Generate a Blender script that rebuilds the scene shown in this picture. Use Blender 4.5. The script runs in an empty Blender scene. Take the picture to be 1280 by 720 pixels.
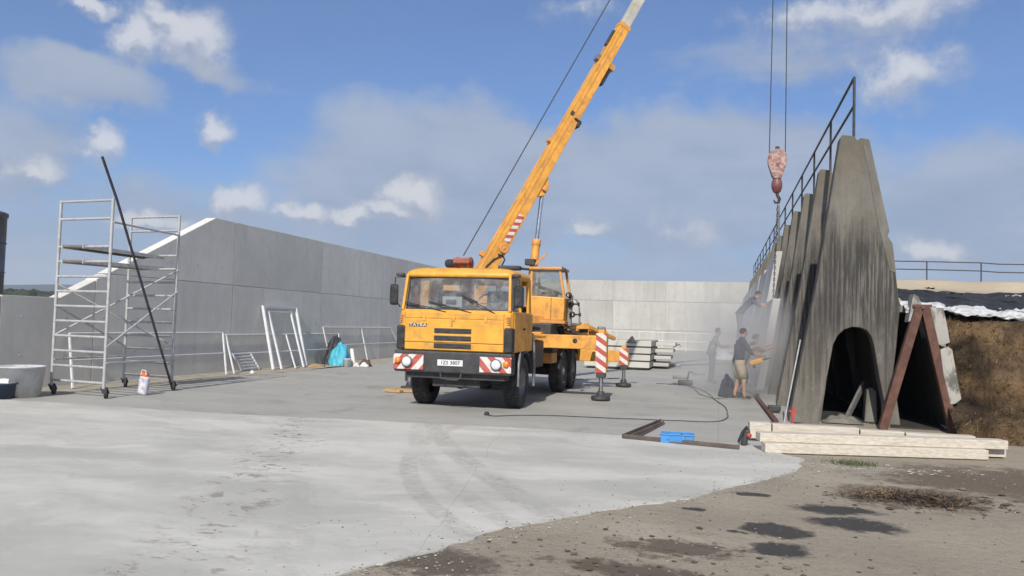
import bpy, bmesh, math, random
from mathutils import Vector, Matrix, noise as mnoise
rnd = random.Random(7)
S = bpy.context.scene
COL = S.collection
V = Vector
PI = math.pi

# ------------------------------------------------------------------ camera
def norm(v): return V(v).normalized()
YAW, PITCH, ROLL = math.radians(14.635), math.radians(2.548), math.radians(1.65)
fw = V((-math.sin(YAW)*math.cos(PITCH), math.cos(YAW)*math.cos(PITCH), math.sin(PITCH)))
rt = V((math.cos(YAW), math.sin(YAW), 0)); up = rt.cross(fw)
r2 = rt*math.cos(ROLL) + up*math.sin(ROLL); u2 = up*math.cos(ROLL) - rt*math.sin(ROLL)
cd = bpy.data.cameras.new("camera"); cam = bpy.data.objects.new("camera", cd); COL.objects.link(cam)
m = Matrix((r2, u2, -fw)).transposed().to_4x4(); m.translation = V((0, 0, 1.75)); cam.matrix_world = m
cd.sensor_width = 36; cd.lens = 28.125; cd.clip_start = 0.1; cd.clip_end = 9000
S.camera = cam

# ------------------------------------------------------------------ node helper
class NT:
    def __init__(s, tree): s.t = tree; s.L = tree.links
    def node(s, typ, **kw):
        n = s.t.nodes.new(typ)
        for k, v in kw.items(): setattr(n, k, v)
        return n
    def put(s, sock, v):
        if isinstance(v, bpy.types.NodeSocket): s.L.new(v, sock)
        elif v is not None:
            if hasattr(sock.default_value, '__len__') and not hasattr(v, '__len__'): v = (v,)*len(sock.default_value)
            if hasattr(v, '__len__') and len(sock.default_value) == 4 and len(v) == 3: v = (*v, 1)
            sock.default_value = v
    def m(s, op, a, b=None, c=None, clamp=False):
        n = s.node('ShaderNodeMath', operation=op, use_clamp=clamp)
        for i, x in enumerate((a, b, c)):
            if x is not None: s.put(n.inputs[i], x)
        return n.outputs[0]
    def vm(s, op, a, b=None, scale=None):
        n = s.node('ShaderNodeVectorMath', operation=op)
        s.put(n.inputs[0], a)
        if b is not None: s.put(n.inputs[1], b)
        if scale is not None: s.put(n.inputs[3], scale)
        return n.outputs['Value'] if op in ('LENGTH', 'DOT_PRODUCT', 'DISTANCE') else n.outputs[0]
    def noise(s, vec, scale, detail=4, rough=.55, dist=0, col=False):
        n = s.node('ShaderNodeTexNoise'); s.put(n.inputs['Vector'], vec)
        n.inputs['Scale'].default_value = scale; n.inputs['Detail'].default_value = detail
        n.inputs['Roughness'].default_value = rough; n.inputs['Distortion'].default_value = dist
        return n.outputs['Color' if col else 'Fac']
    def ss(s, x, a, b):
        n = s.node('ShaderNodeMapRange', interpolation_type='SMOOTHSTEP')
        s.put(n.inputs[0], x); n.inputs[1].default_value = a; n.inputs[2].default_value = b
        return n.outputs[0]
    def mix(s, f, a, b, blend='MIX'):
        n = s.node('ShaderNodeMix', data_type='RGBA', blend_type=blend)
        s.put(n.inputs[0], f); s.put(n.inputs[6], a); s.put(n.inputs[7], b); return n.outputs[2]
    def mul(s, vec, v): return s.vm('MULTIPLY', vec, v)
    def xyz(s, vec):
        n = s.node('ShaderNodeSeparateXYZ'); s.put(n.inputs[0], vec); return n.outputs
    def comb(s, x, y, z):
        n = s.node('ShaderNodeCombineXYZ')
        for i, q in enumerate((x, y, z)): s.put(n.inputs[i], q)
        return n.outputs[0]

# ------------------------------------------------------------------ world: sky with clouds, sun behind the camera
SUN_EL = math.radians(36); SH = norm((-.06, 1, 0))        # SH: the way shadows fall
W = bpy.data.worlds.new("World"); S.world = W; W.use_nodes = True
w = NT(W.node_tree); W.node_tree.nodes.clear()
sky = w.node('ShaderNodeTexSky', sky_type='NISHITA', sun_disc=False)
sky.sun_elevation = SUN_EL; sky.sun_rotation = math.atan2(-SH.x, -SH.y)
sky.air_density = 1.0; sky.dust_density = .3; sky.ozone_density = 2.5
tc = w.node('ShaderNodeTexCoord').outputs['Generated']
def angles(v):
    v = w.vm('NORMALIZE', v); x, y, z = w.xyz(v)[0:3]
    return w.m('MULTIPLY', w.m('ARCTAN2', x, y), 57.2958), w.m('MULTIPLY', w.m('ARCSINE', z), 57.2958)
def warp(scale, amt, detail=5):
    return w.vm('ADD', tc, w.vm('SCALE', w.vm('SUBTRACT', w.noise(tc, scale, detail, .6, 0, True), (.5, .5, .5)), scale=amt))
az0, el0 = angles(tc); azc, elc = angles(warp(15, .07)); azv, elv = angles(warp(5, .16))
n1 = w.m('SUBTRACT', w.noise(tc, 22, 7, .62), .5)
n2 = w.m('SUBTRACT', w.noise(w.mul(tc, (1, 1, 2.6)), 6, 7, .6), .5)
n3 = w.m('SUBTRACT', w.noise(tc, 60, 5, .6), .5)
def blob(A, a, e, ra, re, amp=1.0, tilt=0.0):
    x = w.m('DIVIDE', w.m('SUBTRACT', A[0], a), ra); y = w.m('DIVIDE', w.m('SUBTRACT', A[1], e), re)
    if tilt: y = w.m('ADD', y, w.m('MULTIPLY', x, tilt))
    d = w.m('SQRT', w.m('ADD', w.m('MULTIPLY', x, x), w.m('MULTIPLY', y, y)))
    return w.m('MULTIPLY', w.m('SUBTRACT', 1.0, d), amp)
def vmax(l):
    o = l[0]
    for q in l[1:]: o = w.m('SMOOTH_MAX', o, q, .25)
    return o
CUM = [(-37.2, 18.0, 3.1, 2.3, 1.0), (-40.9, 17.3, 2.1, 1.4, 0.9), (-38.4, 18.8, 2.9, 1.1, 0.8), (-35.4, 12.2, 1.2, 1.2, 0.8), (-41.8, 10.3, 1.3, 1.6, 0.8), (-33.7, 7.4, 2.4, 1.3, 1.0), (-29.3, 7.4, 1.9, 0.9, 0.9), (-25.9, 7.2, 2.2, 0.7, 0.85), (-21.9, 8.7, 2.6, 1.9, 1.05), (-22.8, 7.7, 2.8, 0.8, 0.8), (-9.3, 7.0, 2.1, 0.7, 0.6), (11.3, 16.7, 3.3, 1.8, 0.65), (9.0, 20.4, 6.8, 1.4, 0.6), (12.9, 5.4, 2.3, 1.1, 0.75), (-43.6, 18.9, 1.5, 0.6, 0.7), (-10.3, 22.0, 2.3, 0.8, 0.3), (-38.8, 6.0, 2.9, 0.7, 0.6), (-46.0, 8.9, 1.7, 0.8, 0.5), (-2.8, 6.8, 2.2, 0.9, 0.3)]
VEIL = [(-43.1, 13.9, 5.4, 2.4, 0.9, 0.5), (-46.4, 8.6, 5.0, 6.2, 0.6, 0), (-19.5, 9.8, 14.6, 6.7, 1.15, 0), (-1.3, 9.8, 16.0, 6.8, 1.15, 0), (14.6, 7.5, 8.3, 5.0, 0.9, 0), (5.0, 18.7, 10.3, 2.0, 0.4, 0), (-33.6, 5.7, 15.2, 3.8, 0.6, 0), (-35.6, 15.8, 3.5, 1.5, 0.5, 0.3)]
cum = vmax([blob((azc, elc), *c) for c in CUM]); cup = vmax([blob((azc, w.m('ADD', elc, .7)), *c) for c in CUM]); vei = vmax([blob((azv, elv), *c) for c in VEIL])
# broken cloud all round and overhead, out of view, brightened to add fill light
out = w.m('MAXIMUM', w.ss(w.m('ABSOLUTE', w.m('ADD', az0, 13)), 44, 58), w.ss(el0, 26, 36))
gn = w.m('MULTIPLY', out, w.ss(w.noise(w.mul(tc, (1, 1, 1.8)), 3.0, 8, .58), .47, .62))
cumd = w.m('ADD', cum, w.m('ADD', w.m('MULTIPLY', n1, 1.0), w.m('ADD', .30, w.m('MULTIPLY', n3, .5))))
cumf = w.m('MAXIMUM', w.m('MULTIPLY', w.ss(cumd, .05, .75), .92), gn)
veif = w.m('MAXIMUM', w.ss(w.m('ADD', vei, w.m('MULTIPLY', n2, .62)), -.10, .40), w.m('MULTIPLY', w.m('MAXIMUM', .16, w.m('SUBTRACT', 1, w.ss(el0, 2, 13))), 1.0))
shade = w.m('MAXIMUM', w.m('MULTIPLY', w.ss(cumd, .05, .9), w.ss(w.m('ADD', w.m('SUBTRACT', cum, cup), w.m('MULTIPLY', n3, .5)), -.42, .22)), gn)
skyc = w.mix(1, sky.outputs[0], (.245, .40, .59), 'MULTIPLY')
skyc = w.mix(w.m('MULTIPLY', veif, .86), skyc, w.mix(w.ss(w.m('ADD', n2, w.m('MULTIPLY', w.ss(el0, 4, 15), .22)), -.18, .34), (1.38, 1.70, 2.34), (2.14, 2.42, 2.92)))
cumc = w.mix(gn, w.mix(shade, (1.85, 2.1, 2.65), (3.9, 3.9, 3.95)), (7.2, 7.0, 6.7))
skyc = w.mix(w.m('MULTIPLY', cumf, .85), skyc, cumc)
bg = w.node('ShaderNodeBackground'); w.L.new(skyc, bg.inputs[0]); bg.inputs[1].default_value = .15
w.L.new(bg.outputs[0], w.node('ShaderNodeOutputWorld').inputs[0])
W.cycles.sampling_method = 'MANUAL'; W.cycles.sample_map_resolution = 512

sl = bpy.data.lights.new("sun", 'SUN'); so = bpy.data.objects.new("sun", sl); COL.objects.link(so)
sl.energy = 3.7; sl.angle = math.radians(.5); sl.color = (1, .945, .86)
sd = V((SH.x*math.cos(SUN_EL), SH.y*math.cos(SUN_EL), -math.sin(SUN_EL)))
so.rotation_euler = sd.to_track_quat('-Z', 'Y').to_euler()
S.view_settings.view_transform = 'Standard'; S.view_settings.look = 'None'
S.view_settings.exposure = 0.38; S.view_settings.gamma = 1
S.render.engine = 'CYCLES'
S.cycles.volume_bounces = 1; S.cycles.max_bounces = 6; S.cycles.transparent_max_bounces = 16
S.cycles.volume_step_rate = 2.0

# ------------------------------------------------------------------ material helper
MATS = {}
def newmat(name):
    mt = bpy.data.materials.new(name); mt.use_nodes = True; mt.node_tree.nodes.clear(); MATS[name] = mt
    n = NT(mt.node_tree); b = n.node('ShaderNodeBsdfPrincipled'); o = n.node('ShaderNodeOutputMaterial')
    n.L.new(b.outputs[0], o.inputs[0]); return mt, n, b
def objco(n):
    t = n.node('ShaderNodeTexCoord'); oi = n.node('ShaderNodeObjectInfo')
    return n.vm('ADD', t.outputs['Object'], n.mul(n.comb(oi.outputs['Random'], oi.outputs['Random'], oi.outputs['Random']), (37, 53, 71)))
def bump(n, b, h, strength, dist):
    bn = n.node('ShaderNodeBump'); bn.inputs['Strength'].default_value = strength; bn.inputs['Distance'].default_value = dist
    n.L.new(h, bn.inputs['Height']); n.L.new(bn.outputs[0], b.inputs['Normal'])
def mat(name, base, rough=.6, metal=0, var=.18, scale=4, bmp=.2, bs=40, bd=.004, dirt=None, dscale=3, damt=.5, stretch=(1, 1, 1), spec=.5):
    if name in MATS: return MATS[name]
    mt, n, b = newmat(name); co = n.mul(objco(n), stretch)
    f = n.noise(co, scale, 6, .6)
    lo = tuple(c*(1-var) for c in base); hi = tuple(min(1, c*(1+var)) for c in base)
    c = n.mix(n.ss(f, .3, .7), lo, hi)
    if dirt: c = n.mix(n.m('MULTIPLY', n.ss(n.noise(co, dscale, 8, .65, .6), 1-damt-.18, 1-damt+.18), .85), c, dirt)
    n.put(b.inputs['Base Color'], c); b.inputs['Metallic'].default_value = metal
    n.put(b.inputs['Roughness'], n.m('ADD', n.m('MULTIPLY', n.noise(co, scale*2.7, 4), .25), max(.02, rough-.12)))
    b.inputs['Specular IOR Level'].default_value = spec
    if bmp: bump(n, b, n.noise(co, bs, 4), bmp, bd)
    return mt
YEL = mat('yellow_paint', (.70, .345, .04), .48, var=.13, scale=2.2, bmp=.08, dirt=(.32, .175, .065), dscale=4, damt=.37)
YELF = mat('faded_yellow_paint', (.72, .34, .055), .5, var=.15, scale=1.6, bmp=.05, dirt=(.34, .17, .06), dscale=4, damt=.42)
ORA = mat('dull_orange_paint', (.58, .27, .07), .55, var=.18, scale=3, dirt=(.2, .12, .06), damt=.36)
BLK = mat('black_rubber', (.022, .022, .023), .8, var=.3, scale=8, dirt=(.085, .08, .07), dscale=6, damt=.4)
DRK = mat('dark_grey_metal', (.035, .035, .038), .6, var=.3, scale=5, dirt=(.085, .07, .055), dscale=4, damt=.38)
GREY = mat('grey_steel', (.2, .2, .2), .5, .3, var=.25, scale=6, dirt=(.12, .09, .06), damt=.35)
GALV = mat('galvanised_steel', (.42, .42, .41), .45, .15, var=.14, scale=9, dirt=(.3, .28, .25), damt=.3)
CHR = mat('polished_rod', (.55, .57, .6), .2, .95, var=.05, bmp=0)
WHT = mat('white_paint', (.62, .63, .63), .45, var=.08, scale=5, dirt=(.42, .40, .36), damt=.26)
RED = mat('red_paint', (.36, .05, .035), .5, var=.15, dirt=(.15, .06, .04), damt=.3)
RUST = mat('rusty_steel', (.125, .062, .043), .85, .1, var=.3, scale=7, bmp=.4, dirt=(.09, .04, .03), dscale=5, damt=.45)
DSTEEL = mat('dark_steel', (.055, .058, .065), .6, .4, var=.25, scale=8, dirt=(.11, .07, .05), damt=.3)
BLUE = mat('blue_plastic', (.05, .23, .52), .45, var=.1)
TARP = mat('turquoise_tarp', (.07, .40, .52), .55, var=.15, scale=6, bmp=.5, bs=9, bd=.03)
WBUCK = mat('dusty_white_plastic', (.50, .52, .54), .55, var=.12, dirt=(.36, .35, .33), damt=.4)
NBUCK = mat('navy_plastic', (.035, .05, .085), .55, var=.12, dirt=(.2, .2, .2), damt=.25)
PAPER = mat('paper_sack', (.62, .58, .55), .8, var=.12, bmp=.5, bs=14, bd=.01)
WOODP = mat('raw_wood', (.42, .27, .14), .8, var=.25, scale=6, stretch=(1, 8, 8))
SKIN = mat('skin', (.42, .23, .15), .6, var=.1, bmp=0)
NAVY = mat('navy_cloth', (.035, .04, .06), .9, var=.25, scale=9, bmp=.3, bs=30, bd=.01)
BEIGE = mat('beige_cloth', (.40, .32, .22), .9, var=.15, scale=9, bmp=.3, bs=30, bd=.01)
GSHIRT = mat('grey_cloth', (.24, .235, .215), .9, var=.15, scale=9, bmp=.3, bs=30, bd=.01)
DTROU = mat('dark_trouser_cloth', (.07, .075, .09), .9, var=.2, scale=9, bmp=.3, bs=30, bd=.01)
SHOE = mat('dark_leather', (.04, .035, .032), .7, var=.2)
HAIR = mat('dark_hair', (.03, .022, .018), .8, var=.3, scale=40)
LAMPG = mat('lamp_lens', (.75, .77, .8), .12, .2, var=.08, scale=30, bmp=.3, bs=60)
AMBER = mat('amber_lens', (.75, .22, .02), .25, var=.08)
CABIN = mat('cabin_lining', (.06, .06, .062), .8, var=.2)
PLANK = mat('platform_board', (.17, .15, .13), .8, var=.2, scale=5, stretch=(6, 1, 6))
BOXW = mat('ivory_plastic', (.60, .60, .55), .5, var=.06)
TANKM = mat('tank_steel', (.09, .095, .11), .5, .5, var=.2, scale=1)

def glass():
    mt, n, b = newmat('window_glass'); mt.node_tree.nodes.remove(b)
    o = [x for x in mt.node_tree.nodes if x.type == 'OUTPUT_MATERIAL'][0]
    t = n.node('ShaderNodeBsdfTransparent'); t.inputs[0].default_value = (.74, .79, .80, 1)
    g = n.node('ShaderNodeBsdfGlossy'); g.inputs['Roughness'].default_value = .04
    d = n.node('ShaderNodeBsdfDiffuse'); d.inputs[0].default_value = (.35, .35, .33, 1)
    co = objco(n); mx = n.node('ShaderNodeMixShader'); fr = n.node('ShaderNodeFresnel'); fr.inputs[0].default_value = 1.55
    n.put(mx.inputs[0], n.m('MULTIPLY', fr.outputs[0], 2.2, clamp=True)); n.L.new(t.outputs[0], mx.inputs[1]); n.L.new(g.outputs[0], mx.inputs[2])
    m2 = n.node('ShaderNodeMixShader'); n.put(m2.inputs[0], n.m('MULTIPLY', n.m('ADD', .25, n.ss(n.noise(co, 4, 6, .6), .38, .8)), .55))  # diffuse veil lightens the glass in place of a reflection
    n.L.new(mx.outputs[0], m2.inputs[1]); n.L.new(d.outputs[0], m2.inputs[2]); n.L.new(m2.outputs[0], o.inputs[0])
    return mt
GLASS = glass()

def hazard(name, dirv, period, a=(.62, .59, .55), b_=(.42, .075, .055)):
    mt, n, b = newmat(name); t = n.node('ShaderNodeTexCoord').outputs['Object']
    s = n.m('FRACT', n.m('DIVIDE', n.vm('DOT_PRODUCT', t, dirv), period))
    f = n.m('GREATER_THAN', s, .5); c = n.mix(f, a, b_)
    c = n.mix(n.m('MULTIPLY', n.ss(n.noise(t, 9, 7, .65), .52, .78), .7), c, (.32, .27, .22))
    n.put(b.inputs['Base Color'], c); b.inputs['Roughness'].default_value = .55; return mt

def concrete(name, base, var=.12, streak=.25, board=0, moss=None, rough=.85, pit=.5, big=.35):
    mt, n, b = newmat(name); co = objco(n)
    c = n.mix(n.ss(n.noise(co, big, 5, .6), .3, .7), tuple(x*(1-var) for x in base), tuple(x*(1+var) for x in base))
    c = n.mix(n.m('MULTIPLY', n.ss(n.noise(co, 3.1, 8, .68), .42, .72), .35), c, tuple(x*.78 for x in base))
    if streak:
        st = n.noise(n.mul(co, (2.3, 2.3, .16)), 1.6, 7, .62)
        c = n.mix(n.m('MULTIPLY', n.ss(st, .46, .72), streak), c, tuple(x*.55 for x in base))
        c = n.mix(n.m('MULTIPLY', n.ss(n.noise(n.mul(co, (1.7, 1.7, .12)), 2.9, 5, .6), .55, .75), streak*.7), c, tuple(min(1, x*1.3) for x in base))
    h = n.noise(co, 55, 5, .6); hv = n.m('MULTIPLY', h, .5*pit)
    fine = n.noise(co, 140, 2); c = n.mix(n.m('MULTIPLY', n.ss(fine, .55, .75), .25), c, tuple(x*.7 for x in base))
    if board:
        bz = n.noise(n.mul(co, (1, 1, .035)), 17, 4, .7)
        c = n.mix(n.m('MULTIPLY', n.ss(bz, .50, .62), board), c, tuple(x*.42 for x in base))
        hv = n.m('ADD', hv, n.m('MULTIPLY', bz, 2.6))
    if moss:
        for (mc, sc, a0, a1, amt) in moss: c = n.mix(n.m('MULTIPLY', n.ss(n.noise(n.mul(co, (1, 1, .5)), sc, 8, .7), a0, a1), amt), c, mc)
    oi = n.node('ShaderNodeObjectInfo'); pv = n.m('ADD', .92, n.m('MULTIPLY', oi.outputs['Random'], .16)); c = n.mix(1, c, n.comb(pv, pv, pv), 'MULTIPLY')   # each pour its own tone
    n.put(b.inputs['Base Color'], c); b.inputs['Roughness'].default_value = rough; b.inputs['Specular IOR Level'].default_value = .3
    bump(n, b, hv, .6, .012); return mt, n, b, c, co
WALLC = concrete('wall_concrete', (.63, .612, .56), .09, .17)[0]
BACKC = concrete('back_wall_concrete', (.41, .40, .37), .09, .24)[0]
SLABC = concrete('precast_slab_concrete', (.46, .455, .43), .10, .22)[0]
STACKC = concrete('stacked_slab_concrete', (.48, .465, .42), .12, .1)[0]
def fin_mat():
    mt, n, b, c, co = concrete('old_fin_concrete', (.168, .154, .132), .22, .35, .25, [((.055, .052, .048), 1.1, .44, .66, .75), ((.12, .108, .08), .8, .5, .7, .6), ((.30, .275, .24), 2.2, .56, .74, .55)])
    t = n.node('ShaderNodeTexCoord').outputs['Object']; x, y, z = n.xyz(t)[0:3]
    zz = n.m('ADD', z, n.m('MULTIPLY', n.m('SUBTRACT', n.noise(n.mul(t, (1, 1, .2)), 3, 6, .7), .5), 2.0))
    band = n.m('MULTIPLY', n.ss(zz, 1.1, 2.3), n.m('SUBTRACT', 1, n.ss(zz, 3.3, 4.2)))       # old slurry mark with run-off streaks
    side = n.ss(n.m('ADD', x, n.m('MULTIPLY', n.noise(t, 2, 5), .8)), -1.05, .05)
    # board-marked streaks, worn black in the middle of the front
    lin = n.noise(n.mul(t, (1, 1, .03)), 15, 3, .6); l2 = n.noise(n.mul(t, (1, 1, .04)), 20, 4, .7)
    c1 = n.mix(n.m('MULTIPLY', n.m('MULTIPLY', n.ss(zz, .3, 1.2), n.m('SUBTRACT', 1, n.ss(zz, 3.2, 4.4))), n.m('MULTIPLY', n.ss(lin, .50, .60), .75)), c, (.06, .054, .047))
    c1 = n.mix(n.m('MULTIPLY', n.ss(n.noise(t, 30, 3, .7), .53, .68), .5), c1, (.085, .075, .062))
    c1 = n.mix(n.m('MULTIPLY', n.ss(n.noise(t, 44, 2, .7), .58, .7), .35), c1, (.34, .31, .27))
    c2 = n.mix(n.m('MULTIPLY', n.m('MULTIPLY', n.m('MULTIPLY', band, side), n.m('ADD', .3, n.m('MULTIPLY', n.ss(l2, .42, .56), .7))), .92), c1, (.038, .036, .034))
    c2 = n.mix(n.m('MULTIPLY', n.ss(n.m('ADD', z, n.m('MULTIPLY', n.noise(t, 3, 6, .7), 1.2)), 5.2, 5.9), .55), c2, (.14, .125, .088))
    n.put(b.inputs['Base Color'], c2); return mt
FIN = fin_mat()
OLDP = concrete('old_panel_concrete', (.19, .18, .155), .15, .4, 0, [((.08, .075, .06), 1.3, .45, .65, .6)])[0]
BROK = concrete('broken_slab_concrete', (.40, .38, .34), .15, .1, 0, [((.07, .068, .06), 3.5, .48, .6, .8)])[0]
def timber():
    mt, n, b = newmat('whitened_timber'); co = objco(n)
    g = n.noise(n.mul(co, (.35, 9, 9)), 5, 6, .65)
    c = n.mix(n.ss(g, .35, .7), (.58, .53, .45), (.42, .365, .285))
    c = n.mix(n.m('MULTIPLY', n.ss(n.noise(n.mul(co, (.8, 3, 3)), 2.5, 7, .7), .55, .75), .7), c, (.34, .29, .22))
    n.put(b.inputs['Base Color'], c); b.inputs['Roughness'].default_value = .8; bump(n, b, g, .4, .006); return mt
TIMB = timber()

# ------------------------------------------------------------------ mesh helper
ORG = {}
def frame(d, upv=(0, 0, 1)):
    d = norm(d); u = V(upv)
    if abs(d.dot(u.normalized())) > .98: u = V((0, 1, 0))
    s = d.cross(u).normalized(); return s, s.cross(d), d
class MB:
    def __init__(s): s.v = []; s.f = []; s.mi = []; s.sm = []
    def add(s, vs, fs, mi=0, sm=False):
        o = len(s.v); s.v += [V(p) for p in vs]; s.f += [tuple(i+o for i in f) for f in fs]; s.mi += [mi]*len(fs); s.sm += [sm]*len(fs); return s
    def bmadd(s, bm, mi=0, sm=False):
        bm.verts.index_update(); s.add([v.co.copy() for v in bm.verts], [[v.index for v in f.verts] for f in bm.faces], mi, sm); bm.free(); return s
    def box(s, c, d, R=None, bev=0, mi=0, seg=2):
        bm = bmesh.new(); bmesh.ops.create_cube(bm, size=1)
        for v in bm.verts: v.co = V((v.co.x*d[0], v.co.y*d[1], v.co.z*d[2]))
        if bev: bmesh.ops.bevel(bm, geom=bm.edges[:], offset=bev, segments=seg, profile=.5, affect='EDGES')
        M_ = (R.to_4x4() if R else Matrix.Identity(4))
        for v in bm.verts: v.co = M_ @ v.co + V(c)
        return s.bmadd(bm, mi)
    def span(s, a, b, bev=0, mi=0):
        a, b = V(a), V(b); return s.box((a+b)/2, [abs(x) for x in (b-a)], None, bev, mi)
    def bar(s, p, q, wd, ht, upv=(0, 0, 1), bev=0, mi=0):
        p, q = V(p), V(q); a, b, d = frame(q-p, upv); R = Matrix((a, d, b)).transposed()
        return s.box((p+q)/2, (wd, (q-p).length, ht), R, bev, mi)
    def tube(s, pts, r, n=8, mi=0, caps=True):
        pts = [V(p) for p in pts]; rr = r if hasattr(r, '__len__') else [r]*len(pts); vs = []; fs = []
        a = None
        for i, p in enumerate(pts):
            d = (pts[min(i+1, len(pts)-1)]-pts[max(i-1, 0)]).normalized()
            if a is None: a, b, _ = frame(d)
            else:
                a = (a - d*a.dot(d)).normalized(); b = a.cross(d)
            vs += [p + (a*math.cos(2*PI*k/n) + b*math.sin(2*PI*k/n))*rr[i] for k in range(n)]
        for i in range(len(pts)-1):
            for k in range(n): fs.append((i*n+k, i*n+(k+1) % n, (i+1)*n+(k+1) % n, (i+1)*n+k))
        s.add(vs, fs, mi, True)
        if caps: s.add(vs[:n], [tuple(range(n))], mi); s.add(vs[-n:], [tuple(range(n))[::-1]], mi)
        return s
    def lathe(s, prof, c, ax=(0, 0, 1), n=16, mi=0, sm=True):
        a, b, d = frame(ax); c = V(c); vs = []; fs = []
        for (r, z) in prof: vs += [c + d*z + (a*math.cos(2*PI*k/n)+b*math.sin(2*PI*k/n))*r for k in range(n)]
        for i in range(len(prof)-1):
            for k in range(n): fs.append((i*n+k, i*n+(k+1) % n, (i+1)*n+(k+1) % n, (i+1)*n+k))
        return s.add(vs, fs, mi, sm)
    def prism(s, poly, fn, a, b, bev=0, mi=0):
        bm = bmesh.new(); A = [bm.verts.new(fn(x, y, a)) for x, y in poly]; B = [bm.verts.new(fn(x, y, b)) for x, y in poly]; n = len(poly)
        bm.faces.new(A); bm.faces.new(B[::-1])
        for i in range(n): bm.faces.new((A[(i+1) % n], A[i], B[i], B[(i+1) % n]))
        bmesh.ops.recalc_face_normals(bm, faces=bm.faces)
        if bev: bmesh.ops.bevel(bm, geom=bm.edges[:], offset=bev, segments=2, profile=.5, affect='EDGES')
        return s.bmadd(bm, mi)
    def grid(s, fn, nu, nv, mi=0, sm=True):
        vs = [fn(i/nu, j/nv) for j in range(nv+1) for i in range(nu+1)]
        return s.add(vs, [(j*(nu+1)+i, j*(nu+1)+i+1, (j+1)*(nu+1)+i+1, (j+1)*(nu+1)+i) for j in range(nv) for i in range(nu)], mi, sm)
    def build(s, name, mats, parent=None, loc=None, recalc=True):
        o0 = V(ORG[parent.name]) if parent else V(loc or (0, 0, 0))
        me = bpy.data.meshes.new(name); me.from_pydata([v-o0 for v in s.v], [], s.f)
        for mt in (mats if isinstance(mats, (list, tuple)) else [mats]): me.materials.append(mt)
        me.polygons.foreach_set('material_index', s.mi); me.polygons.foreach_set('use_smooth', s.sm)
        if recalc:
            bm = bmesh.new(); bm.from_mesh(me); bmesh.ops.recalc_face_normals(bm, faces=bm.faces); bm.to_mesh(me); bm.free()
        me.update()
        o = bpy.data.objects.new(name, me); COL.objects.link(o)
        if parent: o.parent = parent
        else: o.location = o0
        ORG[o.name] = o0.copy(); return o
def tag(o, label=None, cat=None, group=None, kind=None):
    for k, x in (('label', label), ('category', cat), ('group', group), ('kind', kind)):
        if x: o[k] = x
    return o
def thing(name, label, cat, loc=(0, 0, 0), group=None):
    o = bpy.data.objects.new(name, None); COL.objects.link(o); o.location = loc; o.empty_display_size = .2
    ORG[o.name] = V(loc); return tag(o, label, cat, group)
def copy_tree(o, parent=None):
    c = o.copy(); COL.objects.link(c); ORG[c.name] = ORG[o.name].copy()
    if parent: c.parent = parent
    for ch in [x for x in KIDS(o)]: copy_tree(ch, c)
    return c
def KIDS(o): return [x for x in COL.objects if x.parent == o]
def clone(o, loc, label=None, rz=None):
    c = copy_tree(o); c.location = loc
    if label: c['label'] = label
    if rz is not None: c.rotation_euler.z = rz
    return c
def P3(x, y, z): return V((x, y, z))

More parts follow.
